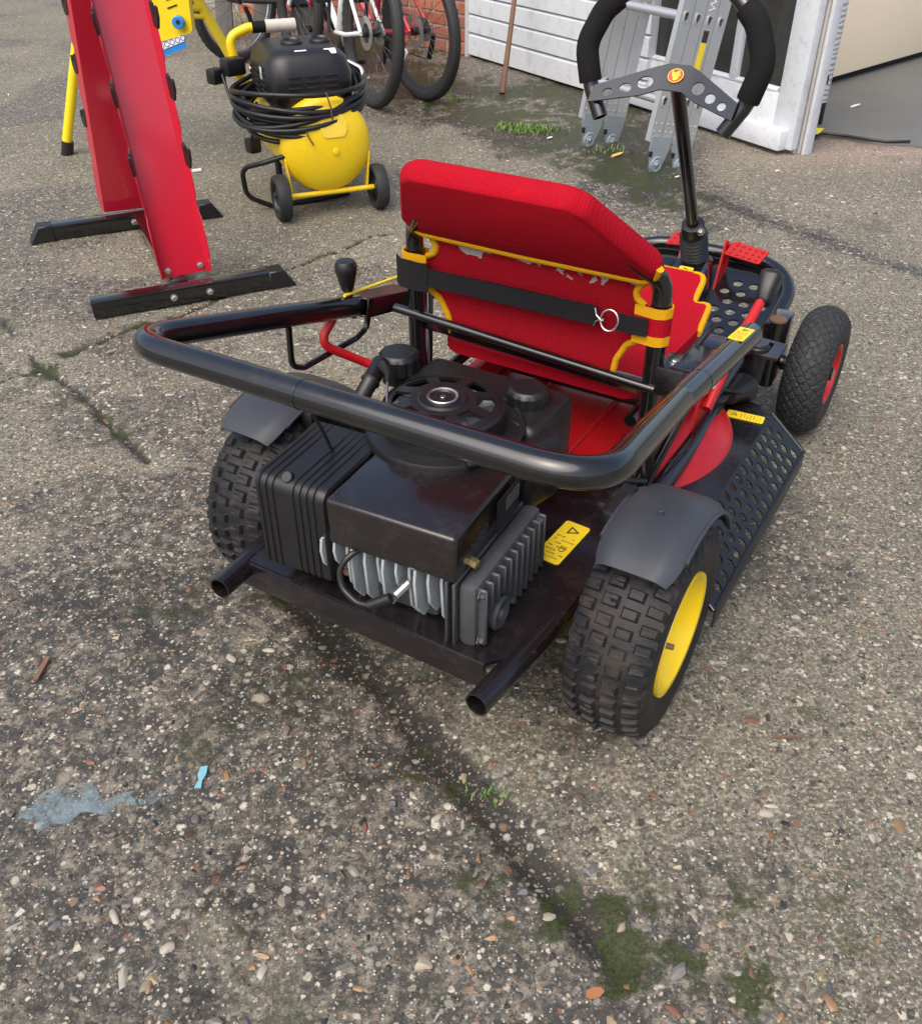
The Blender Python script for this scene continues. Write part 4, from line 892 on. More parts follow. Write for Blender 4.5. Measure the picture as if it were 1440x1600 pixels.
# footplate, tunnel, column
def front():
    fz = lambda y: .160 + (y - .93) * .27
    out = rrect(-.230, .92, .230, 1.315, .13, 9); holes = []
    for sx in (1, -1):
        for r_ in range(8):
            for c in range(3):
                x = sx * (.082 + c * .042 + (.021 if r_ % 2 else 0)); y = .975 + r_ * .037
                if abs(x) < .205 and not (r_ > 5 and c == 2): holes.append(circ(x, y, .0125, 12))
    o = plate('footplate', [out] + holes, .004, lambda u, v, w: Vector((u, v, fz(v) + w)), BLK, kart)
    rim_ = rrect(-.236, .90, .236, 1.322, .136, 9)
    P = [(x, y, fz(y) + .014) for x, y in rim_ if y > 1.0]
    P = sorted(P, key=lambda p: math.atan2(p[0], p[1] - 1.05)); tube('rim_tube', P, .019, BLK, o, 14)
    # tunnel
    bm = bmesh.new(); sec = [(.86, .262, .048), (1.05, .286, .046), (1.14, .312, .044), (1.20, .312, .038), (1.25, .295, .030), (1.28, .26, .02)]
    rows = [[bm.verts.new(p) for p in ((-w - .012, y, .19), (-w, y, z - .008), (-w + .008, y, z), (w - .008, y, z), (w, y, z - .008), (w + .012, y, .19))] for y, z, w in sec]
    for A, B in zip(rows[:-1], rows[1:]):
        for i in range(5): bm.faces.new((A[i], A[i + 1], B[i + 1], B[i]))
    bm.faces.new(rows[0]); tn = finish(bm, 'tunnel', BLK, kart, 30)
    sticker('sticker', (0, 1.085, .2965), .036, .070, 0, tn, tilt=rx(17))
    box('slot', (.012, .965, .2705), (.055, .085, .004), DARK, tn, rx(5), .001); tube('slot_lever', [(.02, .99, .262), (.015, .95, .290)], .006, BLK, tn, 8)
    # boot
    c0, c1 = Vector((0, 1.175, .300)), Vector((0, 1.112, .418)); prof = [(0, 0), (.034, 0)]; Lh = (c1 - c0).length
    for k in range(8): z = .012 + k * .0115; prof += [(.030, z), (.0345, z + .0035), (.030, z + .008)]
    prof += [(.028, .108), (.029, .112), (.027, .132), (.018, .135), (0, .135)]
    bt = lathe('column_boot', prof, PLB, kart, axis(c0, c1 - c0), 28)
    bolt('bolt', (.024, 1.103, .405), (.8, -.6, .1), .007, STEEL, bt)
    col = tube('steering_column', [c1 - (c1 - c0) * .1, (0, .866, .776)], .0150, BLK, kart, 16)
    # steering plate
    def bend(u, v, w): return Vector((u, .850 - .34 * max(0, abs(u) - .03) + w * .62 + (v - .79) * .70, .786 + (v - .79) * .68 + w * -.75))
    left = [(-.150, .765), (-.150, .730), (-.05, .748), (-.025, .757), (0, .760)]; 
    outl = [(-.148, .766), (-.148, .728), (-.058, .748), (-.022, .764), (.022, .764), (.058, .748), (.148, .728), (.148, .766), (.045, .815), (.022, .824), (-.022, .824), (-.045, .815)]
    hl = [circ(s * x, z, r_, 16) for s in (1, -1) for x, z, r_ in ((.118, .752, .0095), (.088, .763, .0115), (.055, .778, .0145))]
    sp = plate('steering_plate', [outl] + hl, .003, bend, M('slate powder coat', (.026, .029, .040), .48, var=.15, dirt=.1, dcol=(.1, .1, .1), ds=60), kart)
    em = plate('emblem', [circ(0, .796, .016, 28)], .0012, lambda u, v, w: bend(u, v, w) + Vector((0, -.0022, .0024)), M('emblem red', (.62, .04, .02), .4), sp)
    plate('emblem_ring', [circ(0, .796, .0158, 28), circ(0, .796, .0145, 28)], .0008, lambda u, v, w: bend(u, v, w) + Vector((0, -.0030, .0034)), STK, em)
    wolf = [(-.010, .012), (-.005, .006), (.001, .008), (.005, .013), (.007, .006), (.010, .001), (.006, -.002), (.007, -.007), (.001, -.012), (-.004, -.010), (-.005, -.004), (-.009, -.001)]
    plate('emblem_head', [[(x * .95, .796 + z * .95) for x, z in wolf]], .0008, lambda u, v, w: bend(u, v, w) + Vector((0, -.0030, .0034)), STK, em)
    for sx in (1, -1):
        P = fillet([(sx * .128, .792, .712), (sx * .160, .806, .765), (sx * .180, .812, .840), (sx * .150, .826, .905), (sx * .085, .845, .955)], .07, 7)
        h = tube('handlebar', P, .0155, BLK, kart, 18, wall=.12)
        k0 = next(i for i, p in enumerate(P) if p.z > .772); Q = P[k0:-1] + [P[-1] * .25 + P[-2] * .75]
        tube('foam_grip', Q, [.0215] + [.0228] * (len(Q) - 2) + [.0215], FOAM, h, 18)
    # pedals
    for sx, px, hw in ((1, .108, .046), (-1, -.072, .022)):
        pf = lambda u, v, w: Vector((u + v * .35, 1.245 + v * .75 - w * .6, .322 + v * .60 + w * .72 - .10 * (abs(u) - .1)))
        PR = M('matte red plastic', (.40, .008, .012), .62, var=.15, spec=.3); pd = plate('pedal', [rrect(px - hw, -.021, px + hw, .021, .004, 2)], .006, pf, PR, kart)
        for k in range(15 if sx > 0 else 6):
            nc = 5 if sx > 0 else 2; u = px - hw + .013 + (k % nc) * .0165; v = -.013 + (k // nc) * .013
            lathe('stud', [(0, .004), (.003, .003), (.0045, 0), (0, 0)], PR, pd, axis(pf(u, v, .0028), (0, -.72, .62)), 6)
        tube('pedal_arm', [(sx * .05, 1.265, .25), (sx * .055, 1.27, .322), (px * .8, 1.258, .332)], .009, RED, pd, 10, fil=.02)
        plate('pedal_plate', [[(1.19, .23), (1.265, .23), (1.262, .335), (1.235, .35)]], .005, lambda u, v, w, sx=sx: Vector((sx * .054 + w, u, v)), RED, pd)
    # axle blocks
    ax = tube('front_axle', [(-.30, 1.03, .16), (.30, 1.03, .16)], .018, BLK, kart)
    for sx in (1, -1):
        box('axle_bracket', (sx * .272, .985, .215), (.045, .10, .15), BLK, ax, None, .006)
        cyl('kingpin', (sx * .279, .938, .14), (sx * .279, .938, .30), .017, BLK, ax); cyl('kingpin_cap', (sx * .279, .938, .30), (sx * .279, .938, .306), .019, RUSTBR, ax)
        lathe('joint_boot', [(0, 0), (.016, 0), (.020, .02), (.024, .05), (.032, .07), (.033, .078), (.026, .082), (0, .08)], PLB, ax, axis((sx * .258, .70, .215), (sx * .012, .085, -.012)), 20)
        cyl('joint_post', (sx * .272, .815, .20), (sx * .272, .815, .292), .021, PLB, ax, r2=.026); cyl('joint_cap', (sx * .272, .815, .292), (sx * .272, .815, .300), .022, PLG, ax)
        plate('joint_plate', [[(sx * .215, .775), (sx * .325, .775), (sx * .325, .855), (sx * .215, .865)], [(sx * .245, .79), (sx * .245, .845), (sx * .30, .845), (sx * .30, .79)]], .006, lambda u, v, w: Vector((u, v, .286 + w)), BLK, ax)
        tube('tie_rod', [(sx * .26, .71, .215), (sx * .20, .60, .20)], .007, BLK, ax, 8)
        tube('spindle', [(sx * .29, 1.04, .152), (sx * .34, 1.047, .150)], .013, BLK, ax)
    box('front_beam', (0, .88, .215), (.36, .10, .05), BLK, ax, None, .006)
front()

# ------------------------------------------------------------------ dumbbell rack
def rack():
    a = math.atan2(.263, .555); t = thing('dumbbell_rack', 'red steel A frame rack with black hooks on black feet', 'rack', (-1.04, 3.03, 0), a)
    iv = Matrix.Rotation(-a, 3, 'Z')
    def lc(x, y, z): v = iv @ (Vector((x, y, 0)) + Vector((1.04, -3.03, 0))); return Vector((v.x, v.y, z))
    def foot(p0, p1, name, near=False):
        c = (p0 + p1) / 2; L_ = (p1 - p0).length; bm = bmesh.new()
        P = [Vector((-L_ / 2 + .05, 0, 0)), Vector((L_ / 2 - .05, 0, 0))]
        xa = c.x - L_ / 2 + (0 if near else .05); xb = c.x + L_ / 2 - .05
        b_plate(bm, [rrect(-.0275, -.026, .0275, .026, .004, 2), rrect(-.0245, -.023, .0245, .023, .003, 2)], xb - xa, lambda u, v, w: Vector(((xa + xb) / 2 + w, c.y + u, .030 + v))); o = finish(bm, name, BLK, t)
        for s in ((1,) if near else (-1, 1)):
            bm = bmesh.new(); b_box(bm, c + Vector((s * (L_ / 2 - .035), 0, .029)), (.085, .061, .058), None, .003, 1)
            for v in bm.verts:
                if v.co.z > .03 and s * (v.co.x - c.x) > L_ / 2 - .03: v.co.x -= s * .035
            finish(bm, 'end_cap', PLB, o)
        return o
    n0, n1 = lc(-1.10, 2.605, 0), lc(-.545, 2.868, 0); n0.y = n1.y = (n0.y + n1.y) / 2; f0, f1 = lc(-1.51, 3.215, 0), lc(-.917, 3.52, 0); f0.y = f1.y = (f0.y + f1.y) / 2
    fn = foot(n0, n1, 'foot', True); ff = foot(f0, f1, 'foot')
    bN = lc(-.86, 2.79, .06); bF = lc(-1.225, 3.39, .06)
    box('cross_beam', ((bN.x + bF.x) / 2 + .01, (n0.y + f0.y) / 2, .034), (.05, f0.y - n0.y - .05, .05), BLK, t, None, .003)
    for dx in (-.06, .05): bolt('bolt', (bN.x + dx, n0.y - .0275, .030), (0, -1, 0), .008, STEEL, fn)
    bolt('bolt', (bF.x + .02, f0.y - .0275, .030), (0, -1, 0), .008, STEEL, ff)
    top = lc(-1.012, 3.03, 1.28)
    def panel(base, tp, front, name):
        d = (tp - base); Lp = d.length; d.normalize(); xx = Vector((1, 0, 0)); xx = (xx - d * xx.dot(d)).normalized(); nn = xx.cross(d) * -1
        if front < 0: nn = nn      # nn points to the outside of the A
        if nn.y * front < 0: nn = -nn
        hw = .068; fl = .042; bm = bmesh.new()
        f = lambda u, v, w: base + xx * u + d * v + nn * w
        # back web
        b_plate(bm, [[(-hw, 0), (hw, 0), (hw, Lp), (-hw, Lp)]], .003, lambda u, v, w: f(u, v, w)); web = finish(bm, name, REDR, t)
        for s in (-1, 1):
            prof = [(0, 0), (fl * .75, 0)]; v = 0; hooks = []
            while v < Lp - .2:
                prof += [(fl * .75, v + .03), (fl, v + .045), (fl, v + .165), (fl * .78, v + .18)]; hooks.append(v + .165); v += .185
            prof += [(fl * .8, Lp), (0, Lp)]
            bm = bmesh.new(); b_plate(bm, [prof], .003, lambda u, v, w, s=s: f(s * (hw + .0031 * 0) + s * .28 * u + w, v, u + .0016)); finish(bm, 'flange', REDR, web)
            for h in hooks:
                if h < .25 or h > Lp - .1: continue
                q = [(fl - .012, h - .035), (fl + .006, h - .045), (fl + .020, h - .02), (fl + .022, h + .006), (fl + .016, h + .012), (fl + .011, h + .004), (fl + .009, h - .008), (fl + .002, h - .01), (fl + .002, h + .018), (fl - .006, h + .028), (fl - .012, h + .02)]
                bm = bmesh.new(); b_plate(bm, [q], .007, lambda u, v, w, s=s: f(s * hw + s * .28 * u + w, v, u)); finish(bm, 'hook', PLB, web)
        for s in (-1, 1): bolt('bolt', f(s * .05, .02, .003), nn, .007, STEEL, web)
    panel(bN, top + Vector((0, -.02, 0)), -1, 'upright'); panel(bF, top + Vector((0, .02, 0)), 1, 'upright')
    box('label', lc(-.94, 2.93, .06), (.04, .07, .001), WHT, t, None, 0)
rack()

# ------------------------------------------------------------------ yellow folding stand behind the rack
def stand():
    YS = M('yellow stand paint', (.82, .62, .01), .35, var=.05, coat=.2)
    t = thing('yellow_tool_stand', 'yellow tubular stand with blue knob behind the red rack', 'stand', (-1.35, 4.3, 0))
    W = lambda x, y, z: Vector((x + 1.35, y - 4.3, z))
    l = tube('leg', [W(-1.745, 4.30, .05), W(-1.60, 4.30, .46), W(-1.47, 4.30, .83)], .021, YS, t, 14); tube('foot_cap', [W(-1.755, 4.30, .0), W(-1.738, 4.30, .06)], .026, PLB, l, 14)
    l = tube('leg', [W(-1.075, 4.30, .625), W(-.955, 4.30, .375), W(-.80, 4.30, .05)], .021, YS, t, 14); tube('foot_cap', [W(-.803, 4.30, .06), W(-.775, 4.30, .0)], .026, PLB, l, 14)
    tube('leg', [W(-1.075, 4.30, .62), W(-1.17, 4.30, .83)], .021, YS, t, 14)
    tube('brace', [W(-1.19, 4.22, .60), W(-1.06, 4.29, .585)], .014, YS, t, 10); tube('brace', [W(-1.19, 4.22, .572), W(-1.05, 4.29, .553)], .010, YS, t, 10)
    f = lambda u, v, w: W(-1.09 + u, 4.0 + w, .59 + v)
    pl = plate('housing', [[(-.08, -.078), (.05, -.047), (.062, -.035), (.072, .25), (-.09, .25)]], .05, f, YS, t)
    cyl('knob', f(.018, -.005, -.026), f(.018, -.005, -.055), .022, BLUEK, pl, 20); lathe('knob_hole', [(0, 0), (.008, 0), (.008, .002), (0, .002)], DARK, pl, axis(f(.020, -.003, -.0555), (0, -1, 0)), 12)
    for k in range(2): box('vent', f(-.0, .045 + k * .028, -.0262), (.04, .002, .005), DARK, pl, ry(-18), 0)
    lb = plate('label', [[(-.085, -.135), (.03, -.095), (.03, -.062), (-.08, -.095)]], .003, lambda u, v, w: f(u, v, w - .028), BLUEK, pl)
    plate('label_strip', [[(-.070, -.106), (.028, -.072), (.030, -.048), (-.066, -.082)]], .002, lambda u, v, w: f(u, v, w - .0312), WHT, lb)
    text_mesh('print', 'OOOOO', .028, M('violet ink', (.05, .05, .35), .5), lb, Matrix.Translation(f(-.020, -.077, -.0326)) @ Matrix.Rotation(R(90), 4, 'X') @ Matrix.Rotation(R(19), 4, 'Z'))
    plate('table', [[(-.4, -.15), (.4, -.15), (.4, .25), (-.4, .25)]], .03, lambda u, v, w: W(-1.32 + u, 4.2 + v, .86 + w), YS, t)
stand()

# ------------------------------------------------------------------ air compressor
def compressor():
    a = R(22); t = thing('air_compressor', 'yellow wheeled air compressor with black motor cover and coiled cable', 'air compressor', (-.576, 3.745, 0), a)
    # local: tank axis along y, front (towards camera) at -y
    TZ = .250; Rr = .168
    prof = [(0, -.285)] + [(Rr * math.sin(R(q)), -.215 - .07 * math.cos(R(q))) for q in range(12, 91, 8)] + [(Rr, .22)] + [(Rr * math.cos(R(q)), .22 + .07 * math.sin(R(q))) for q in range(10, 91, 10)]
    tank_ = lathe('tank', prof, YELT, t, axis((0, 0, TZ), (0, 1, 0)), 56, angle=60)
    lp = [(p[0], p[1]) for p in circ(.02, TZ + .075, .052, 28)]; lp = [(x, max(z, TZ + .04)) for x, z in lp]
    def dome(u, v, w):
        rr = min(.999, math.hypot(u, v - TZ) / Rr); return Vector((u, -.215 - .07 * math.sqrt(1 - rr * rr) - .002 + w, v))
    pc = [(x, z) for x, z in circ(.02, TZ + .072, .050, 24)]
    plate('embossed_plate', [[(x, max(z, TZ + .038)) for x, z in pc]], .004, dome, M('yellow label paint', (.80, .58, .05), .5, var=.1, dirt=.3, dcol=(.45, .33, .05), ds=120), tank_)
    lathe('drain_plug', [(0, .004), (.006, .004), (.011, .003), (.013, 0), (0, 0)], YELT, tank_, axis((.02, -.286, TZ - .012), (0, -1, 0)), 16)
    tube('scratch_wire', [(-.083, -.277, TZ + .075), (-.075, -.283, TZ + .045), (-.06, -.288, TZ + .02)], .003, RUSTBR, tank_, 6)
    # frame
    fr = tube('front_axle', [(-.172, -.235, .082), (.172, -.235, .082)], .0095, YELT, t, 10)
    for sx in (-1, 1):
        x = sx * .150
        box('leg_plate', (x, -.225, .145), (.006, .03, .14), YELT, fr, ry(sx * 6), .002)
        w = lathe('wheel', [(.012, -.018), (.03, -.016), (.034, -.010), (.052, -.010), (.056, -.02), (.060, -.022), (.060, .022), (.056, .02), (.052, .010), (.034, .010), (.03, .016), (.012, .018)], PLB, t, axis((sx * .186, -.235, .082), (1, 0, 0)), 36, closed=True)
        bm = bmesh.new(); n = 40
        b_lathe(bm, [(.058, -.021), (.070, -.025), (.078, -.022), (.082, -.010), (.082, .010), (.078, .022), (.070, .025), (.058, .021)], axis((sx * .186, -.235, .082), (1, 0, 0)), 48, closed=True); finish(bm, 'tyre', TYF, w)
        for k in range(3): q = k * 2 * PI / 3; box('spoke', (sx * (.186 + .012), -.235 + .042 * math.cos(q), .082 + .042 * math.sin(q)), (.012, .03, .012), PLG, w, rx(math.degrees(q)), .002)
    tube('rear_foot', [(-.09, .24, .0), (-.09, .24, .12)], .014, PLB, t); tube('rear_foot', [(.09, .24, .0), (.09, .24, .12)], .014, PLB, t)
    # motor cover: rounded box with slots
    bm = bmesh.new(); sec = [(.35, .125, .17, .08), (.395, .158, .195, .08), (.47, .160, .195, .08), (.525, .145, .178, .07), (.550, .118, .150, .06), (.556, .09, .12, .05), (.556, .02, .02, .01)]; rows = []
    for z, hx, hy, rr in sec: rows.append([bm.verts.new((u - .02, v - .005, z + (.0 if z > .4 else .0))) for u, v in rrect(-hx, -hy, hx, hy, rr, 7)])
    for A, B in zip(rows[:-1], rows[1:]):
        for k in range(len(A)): bm.faces.new((A[k], A[(k + 1) % len(A)], B[(k + 1) % len(A)], B[k]))
    bm.faces.new(rows[0]); bm.faces.new(rows[-1]); mc = finish(bm, 'motor_cover', PLB, t, 40)
    for k in range(5):
        z = .405 + k * .018
        for x0 in (-.095, -.03, .035):
            box('vent_slot', (x0 + .01, -.1985, z), (.05, .010, .008), DARK, mc, None, .002)
        for y0 in (-.10, .0): box('vent_slot', (-.177, y0, z), (.01, .06, .008), DARK, mc, None, .002)
    for x0 in (-.045, .06):
        lathe('air_intake', [(.0, .006), (.028, .008), (.033, .014), (.038, .010), (.040, 0), (0, 0)], PLB, mc, axis((x0, -.02, .554), (0, -.1, 1)), 24)
        box('sticker', (x0, -.155, .546), (.042, .022, .002), WHT, mc, rx(40), 0)
    box('badge', (-.181, -.09, .48), (.002, .03, .04), M('silver badge', (.6, .62, .63), .4), mc, None, .001)
    # handle
    h = tube('handle', fillet([(-.13, .20, .33), (-.21, .22, .42), (-.225, .225, .55), (-.15, .225, .575), (.02, .225, .575)], .05, 6), .0175, YELT, t, 14)
    tube('tape_wrap', [(-.135, .225, .576), (-.085, .225, .576)], .0205, FOAM, h, 14); tube('handle_grip', [(-.083, .225, .576), (.03, .225, .576)], .023, M('dirty cream tape', (.55, .51, .44), .6, dirt=.5, dcol=(.2, .17, .13), ds=40), h, 14)
    tube('chrome_pipe', [(.16, -.02, .48), (.20, -.06, .46), (.195, -.10, .40), (.15, -.13, .385)], .010, STEEL, t, 10, fil=.03)
    box('pressure_switch', (-.235, .16, .46), (.08, .06, .06), PLB, t, rz(20), .008); cyl('gauge', (-.18, .12, .455), (-.13, .10, .455), .012, STEEL, t, 12)
    # coiled cable
    cb = None
    for k in range(14):
        P = []; rr = rng.uniform(.90, 1.10); sag = rng.uniform(-.02, .02); ph = rng.uniform(-.5, .5); lo = rng.uniform(.02, .13)
        for q in range(44):
            an = 2 * PI * q / 44; x = .205 * rr * math.cos(an) - .015; y = -.03 + .225 * rr * math.sin(an)
            fl_ = max(0, math.cos(an - R(215)))          # droops at the front left
            fr2 = max(0, -math.sin(an)); z = .410 + .02 * math.sin(an * 2 + ph) + sag - lo * fl_ - .085 * fr2 * (k % 4) / 3 + (k % 3) * .010; x -= .05 * fl_ * rr
            P.append((x, y, z))
        o = tube('cable_loop' if cb is None else 'cable_turn', P, .0092, PLB, t if cb is None else cb, 8, closed=True); cb = cb or o
    tube('cable_tie', [(.0, -.285, .44), (.012, -.290, .39), (.02, -.270, .34)], .003, RUSTBR, cb, 6)
    tube('cable_tail', fillet([(.04, -.235, .36), (-.05, -.25, .30), (-.13, -.24, .235), (-.23, -.19, .20), (-.30, -.12, .17), (-.29, -.10, .06), (-.20, -.10, .012), (.0, -.08, .010), (.12, -.05, .010)], .06, 6), .0095, PLB, t, 10)
    tube('flex', [(-.195, -.02, .37), (-.215, .0, .30), (-.225, .0, .24)], .005, PLB, t, 8); pg = box('plug', (-.225, .0, .215), (.05, .05, .055), PLB, t, rz(20), .010)
    box('side_plug', (-.30, .17, .43), (.06, .05, .055), PLB, t, rz(30), .010); tube('flex', [(-.28, .16, .44), (-.27, .10, .36), (-.20, .02, .33), (-.12, -.08, .36)], .006, PLB, t, 8, fil=.04)
compressor()

# ------------------------------------------------------------------ bicycles
def bike(name, label, hub, ang, frame_mat, lean, rimm, R0=.335, tw=.026, cas=True, reflector=False):
    t = thing(name, label, 'bicycle', (hub[0], hub[1], 0), ang, 'bicycles parked by the brick wall'); t.rotation_euler = (R(lean), 0, ang)
    # local: rear hub at origin, bike points along +x
    def wheel(x):
        n = 28; w = tube('wheel_hub', [(x, -.05, R0), (x, .05, R0)], .02, PLB, t, 12)
        bm = bmesh.new(); NA = 96; NC = 12; G = []
        for i in range(NA):
            th = 2 * PI * i / NA; row = []
            for j in range(NC):
                p = 2 * PI * j / NC; rad = tw * (1 + (.13 if (i % 2 == (j % 2) and math.cos(p) > .2) else 0)); r_ = R0 - tw + rad * math.cos(p)
                row.append(bm.verts.new((x + r_ * math.cos(th), rad * math.sin(p) * .95, R0 + r_ * math.sin(th))))
            G.append(row)
        for i in range(NA):
            A, B = G[i], G[(i + 1) % NA]
            for j in range(NC): bm.faces.new((A[j], A[(j + 1) % NC], B[(j + 1) % NC], B[j]))
        finish(bm, 'tyre', TYF, w, 30)
        lathe('rim', [(R0 - tw * 2.0, -.012), (R0 - tw * 1.4, -.014), (R0 - tw * 1.4, .014), (R0 - tw * 2.0, .012), (R0 - tw * 2.4, .006), (R0 - tw * 2.4, -.006)], rimm, w, axis((x, 0, R0), (0, 1, 0)), 64, closed=True)
        for k in range(n):
            a1 = 2 * PI * k / n; a0 = a1 + (.55 if k % 4 < 2 else -.55); s = .028 if k % 2 else -.028; rr = R0 - tw * 2.2
            tube('spoke', [(x + .019 * math.cos(a0), s, R0 + .019 * math.sin(a0)), (x + rr * math.cos(a1), 0, R0 + rr * math.sin(a1))], .0014, ALUD, w, 4)
        return w
    w0 = wheel(0); wheel(1.06)
    if cas:
        for k, r_ in enumerate((.055, .048, .040, .032, .026)): lathe('sprocket', [(.015, -.034 - k * .005), (r_, -.034 - k * .005), (r_, -.031 - k * .005), (.015, -.031 - k * .005)], STEEL, w0, axis((0, 0, R0), (0, 1, 0)), 28, closed=True)
        lathe('brake_disc', [(.045, .032), (.078, .032), (.078, .034), (.045, .034)], STEEL, w0, axis((0, 0, R0), (0, 1, 0)), 40, closed=True)
    if reflector: box('reflector', (.14, .018, R0 - .14), (.03, .01, .09), WHT, w0, ry(-45), .003)
    bb = (.44, 0, .29); st = (.30, 0, .72); ht = (.86, 0, .80); hb = (.88, 0, .66)
    f = tube('frame', [st, bb, hb], .018, frame_mat, t, 12, fil=.01); tube('top_tube', [(.31, 0, .68), ht], .016, frame_mat, f, 12)
    for s in (-1, 1):
        tube('seat_stay', [(0, s * .062, R0), (.24, s * .05, .58), (.31, s * .02, .67)], .0095, frame_mat, f, 10); tube('chain_stay', [(0, s * .062, R0), (.20, s * .06, .31), (.42, s * .03, .29)], .011, frame_mat, f, 10)
        tube('fork_blade', [(.88, s * .05, .68), (1.06, s * .058, R0)], .013, frame_mat, f, 10)
    tube('head_tube', [(.86, 0, .84), (.89, 0, .64)], .022, frame_mat, f, 12); tube('handlebar', [(.84, -.30, .95), (.84, 0, .92), (.84, .30, .95)], .012, PLB, t, 10); tube('seat_post', [st, (.27, 0, .86)], .014, STEEL, t, 10)
    bm = bmesh.new(); b_box(bm, (.25, 0, .88), (.26, .13, .045), None, .018, 3)
    for v in bm.verts:
        if v.co.x > .25: v.co.y *= .45
    finish(bm, 'saddle', PLB, t)
    ch = lathe('chainring', [(.06, -.042), (.088, -.042), (.088, -.038), (.06, -.038)], STEEL, t, axis((.44, 0, .29), (0, 1, 0)), 40, closed=True)
    for s, a_ in ((-1, R(-70)), (1, R(110))):
        e = (.44 + .17 * math.cos(a_), s * .075, .29 + .17 * math.sin(a_)); tube('crank', [(.44, s * .06, .29), e], .011, ALUD, ch, 8); box('pedal', (e[0], s * .12, e[2]), (.09, .08, .022), PLB, ch, None, .004)
    tube('derailleur', [(0, -.08, R0 - .03), (.02, -.085, R0 - .08), (.05, -.08, R0 - .15)], .014, PLB, t, 8); tube('chain', [(.0, -.052, R0 + .045), (.44, -.042, .29 + .087)], .004, ALUD, t, 6); tube('chain', [(.05, -.06, R0 - .15), (.44, -.042, .29 - .087)], .004, ALUD, t, 6)
    return t
WF = M('white bike frame', (.75, .77, .78), .3, var=.05, coat=.3); RF = M('red bike frame', (.50, .02, .035), .3, coat=.3)
GF = M('grey bike frame', (.05, .05, .055), .4)
DRIM = M('dark rim', (.05, .05, .05), .4, metal=.4)
bike('bicycle', 'white framed bicycle with disc brake right behind the compressor', (-.46, 5.18), R(118), WF, 3, DRIM, .345, .030)
bike('bicycle', 'red framed bicycle nearest the brick wall', (-.20, 5.33), R(126), RF, -2, DRIM, .335, .030, reflector=True)
bike('bicycle', 'bicycle with a bright silver rim seen left of the compressor', (-1.36, 6.32), R(55), GF, 2, SILV, .34, .026, cas=False)
for k, (x, y, a) in enumerate(((-1.2, 6.7, 10), (-1.05, 6.9, -6), (-1.55, 7.0, 4))):
    o = box('weathered_plank', (0, 0, .6), (.11, .03, 1.2), M('grey timber', (.16, .15, .14), .9, var=.4, vs=20, bump=.4, bs=60), None, ry(a), .004); o.location = (x, y, 0)
    tag(o, ['leaning grey plank beside the silver rimmed bicycle', 'grey plank leaning behind the compressor handle', 'upright grey plank behind the yellow stand leg'][k], 'plank')

# ------------------------------------------------------------------ grass, litter
def grass():
    bm = bmesh.new(); mg = M('grass blade', (.11, .20, .03), .6, var=.4, vs=40)
    for cx, cy, n, sp in ((.34, 4.70, 420, .075), (.26, 4.76, 160, .06), (-.05, 5.35, 90, .12), (.035, .89, 45, .022), (.66, 4.36, 70, .06)):
        for k in range(n):
            x, y = cx + rng.gauss(0, sp), cy + rng.gauss(0, sp * .5); h = rng.uniform(.008, .026) if cy > 2 else rng.uniform(.004, .012); a = rng.uniform(0, 6.28); w = h * .06 + .0011
            d = Vector((math.cos(a), math.sin(a), 0)); b0 = Vector((x, y, hgt(x, y) if k % 8 == 0 else 0)); s = Vector((-d.y, d.x, 0)) * w
            v = [bm.verts.new(b0 - s), bm.verts.new(b0 + s), bm.verts.new(b0 + d * h * .35 + Vector((0, 0, h * .7)) + s * .7), bm.verts.new(b0 + d * h * .35 + Vector((0, 0, h * .7)) - s * .7), bm.verts.new(b0 + d * h * .9 + Vector((0, 0, h)))]
            bm.faces.new((v[0], v[1], v[2], v[3])); bm.faces.new((v[3], v[2], v[4]))
    o = finish(bm, 'grass', mg); o['kind'] = 'stuff'; o['label'] = 'short green grass tufts along the wall and slab joint'
grass()
def flake(name, pts, x, y, z, s, mat, label, cat='litter', th=.0015, tilt=.1):
    o = plate(name, [[(a * s, b * s) for a, b in pts]], th, lambda u, v, w: Vector((x + u, y + v, hgt(x, y) + z + w + tilt * u)), mat); return tag(o, label, cat)
SH = [(-1, -.3), (-.4, -.6), (.5, -.5), (1, 0), (.7, .5), (0, .6), (-.7, .4)]
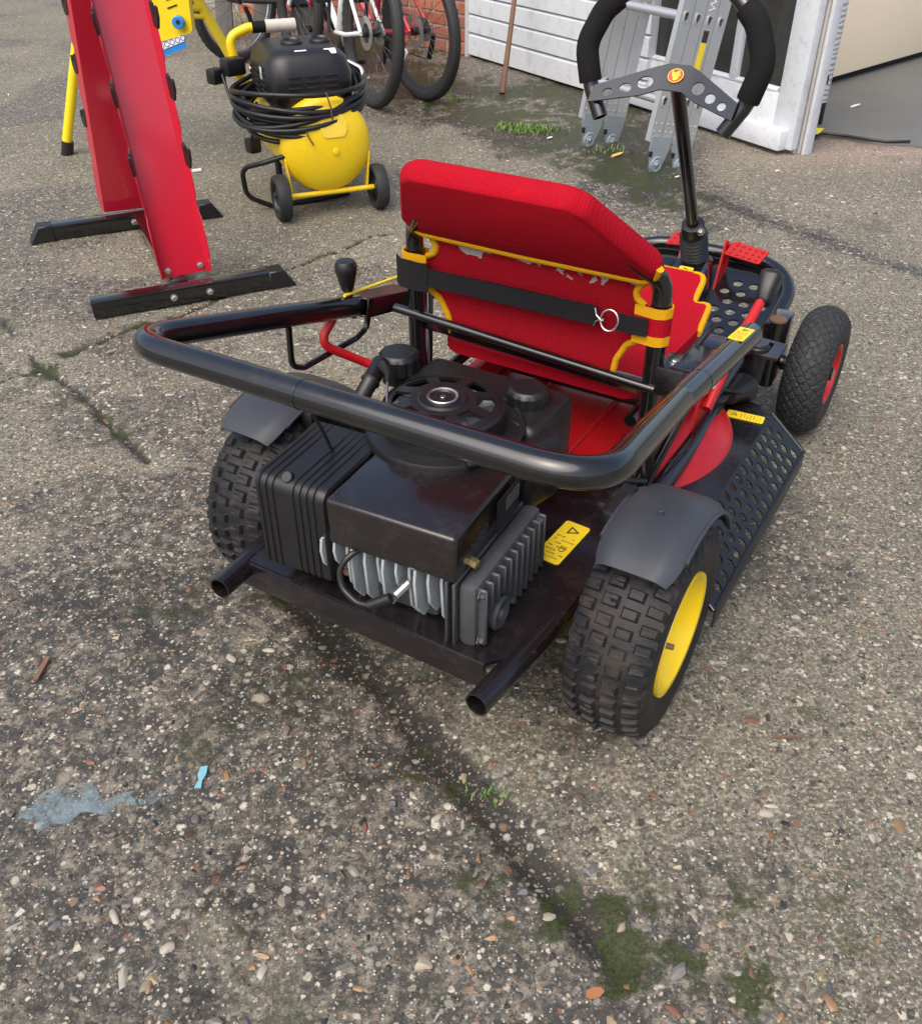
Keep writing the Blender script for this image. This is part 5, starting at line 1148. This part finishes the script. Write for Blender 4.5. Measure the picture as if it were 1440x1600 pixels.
flake('paint_flake', [(-.5, -1.6), (.4, -1.7), (.3, -.6), (.6, .4), (.5, 1.7), (-.4, 1.6), (-.5, .4), (-.2, -.5)], -.405, .925, .006, .0125, M('blue paint', (.16, .38, .46), .5, dirt=.3, dcol=(.6, .58, .5), ds=90), 'sky blue paint flake near the milky puddle')
flake('yellow_leaf', SH, .69, 4.27, .01, .028, M('dry yellow leaf', (.55, .38, .08), .7), 'dry yellow leaf lying below the ladder', 'leaf', tilt=.3)
flake('white_scrap', SH, .415, 4.56, .006, .014, WHT, 'white scrap lying beside the grass tuft at the ladder foot', tilt=.2)
flake('white_scrap', SH, 2.03, 5.12, .020, .026, WHT, 'white crumpled scrap on the garage floor near the cabinet', tilt=.3)
flake('white_scrap', SH, 2.30, 4.75, .020, .014, WHT, 'small white chip on the garage floor at the right edge', tilt=.3)
flake('white_scrap', SH, .90, 3.96, .006, .010, WHT, 'white chip right of the ladder feet', tilt=.2)
flake('white_scrap', SH, 1.34, 4.05, .006, .010, WHT, 'pale chip on the concrete in front of the door bottom', tilt=.2)
flake('blue_scrap', [(-1.3, -.15), (1.3, -.05), (1.2, .2), (-1.2, .15)], .50, 3.27, .006, .02, M('pale blue plastic', (.25, .38, .45), .5), 'thin pale blue sliver beside the seat top', tilt=.1)
flake('wood_chip', [(-.3, -1.6), (.2, -1.5), (.35, 1.4), (-.1, 1.6)], -.735, 1.155, .008, .018, RUSTBR, 'brown wood splinter at the left edge of the yard', 'splinter', .004)
flake('twig', [(-1.6, -.1), (1.6, -.25), (1.6, .0), (-1.5, .15)], .53, 1.00, .006, .014, RUSTBR, 'short brown twig right of the rear yellow wheel', 'twig', .003)
flake('brown_leaf', SH, .17,   .592, .006, .012, M('orange leaf', (.30, .12, .045), .7), 'orange brown leaf at the bottom edge', 'leaf', tilt=.3)
flake('cigarette_end', [(-1, -.3), (1, -.3), (1, .3), (-1, .3)], -1.12, 4.05, .008, .02, WHT, 'small white stub on the ground behind the rack', 'litter', .008)
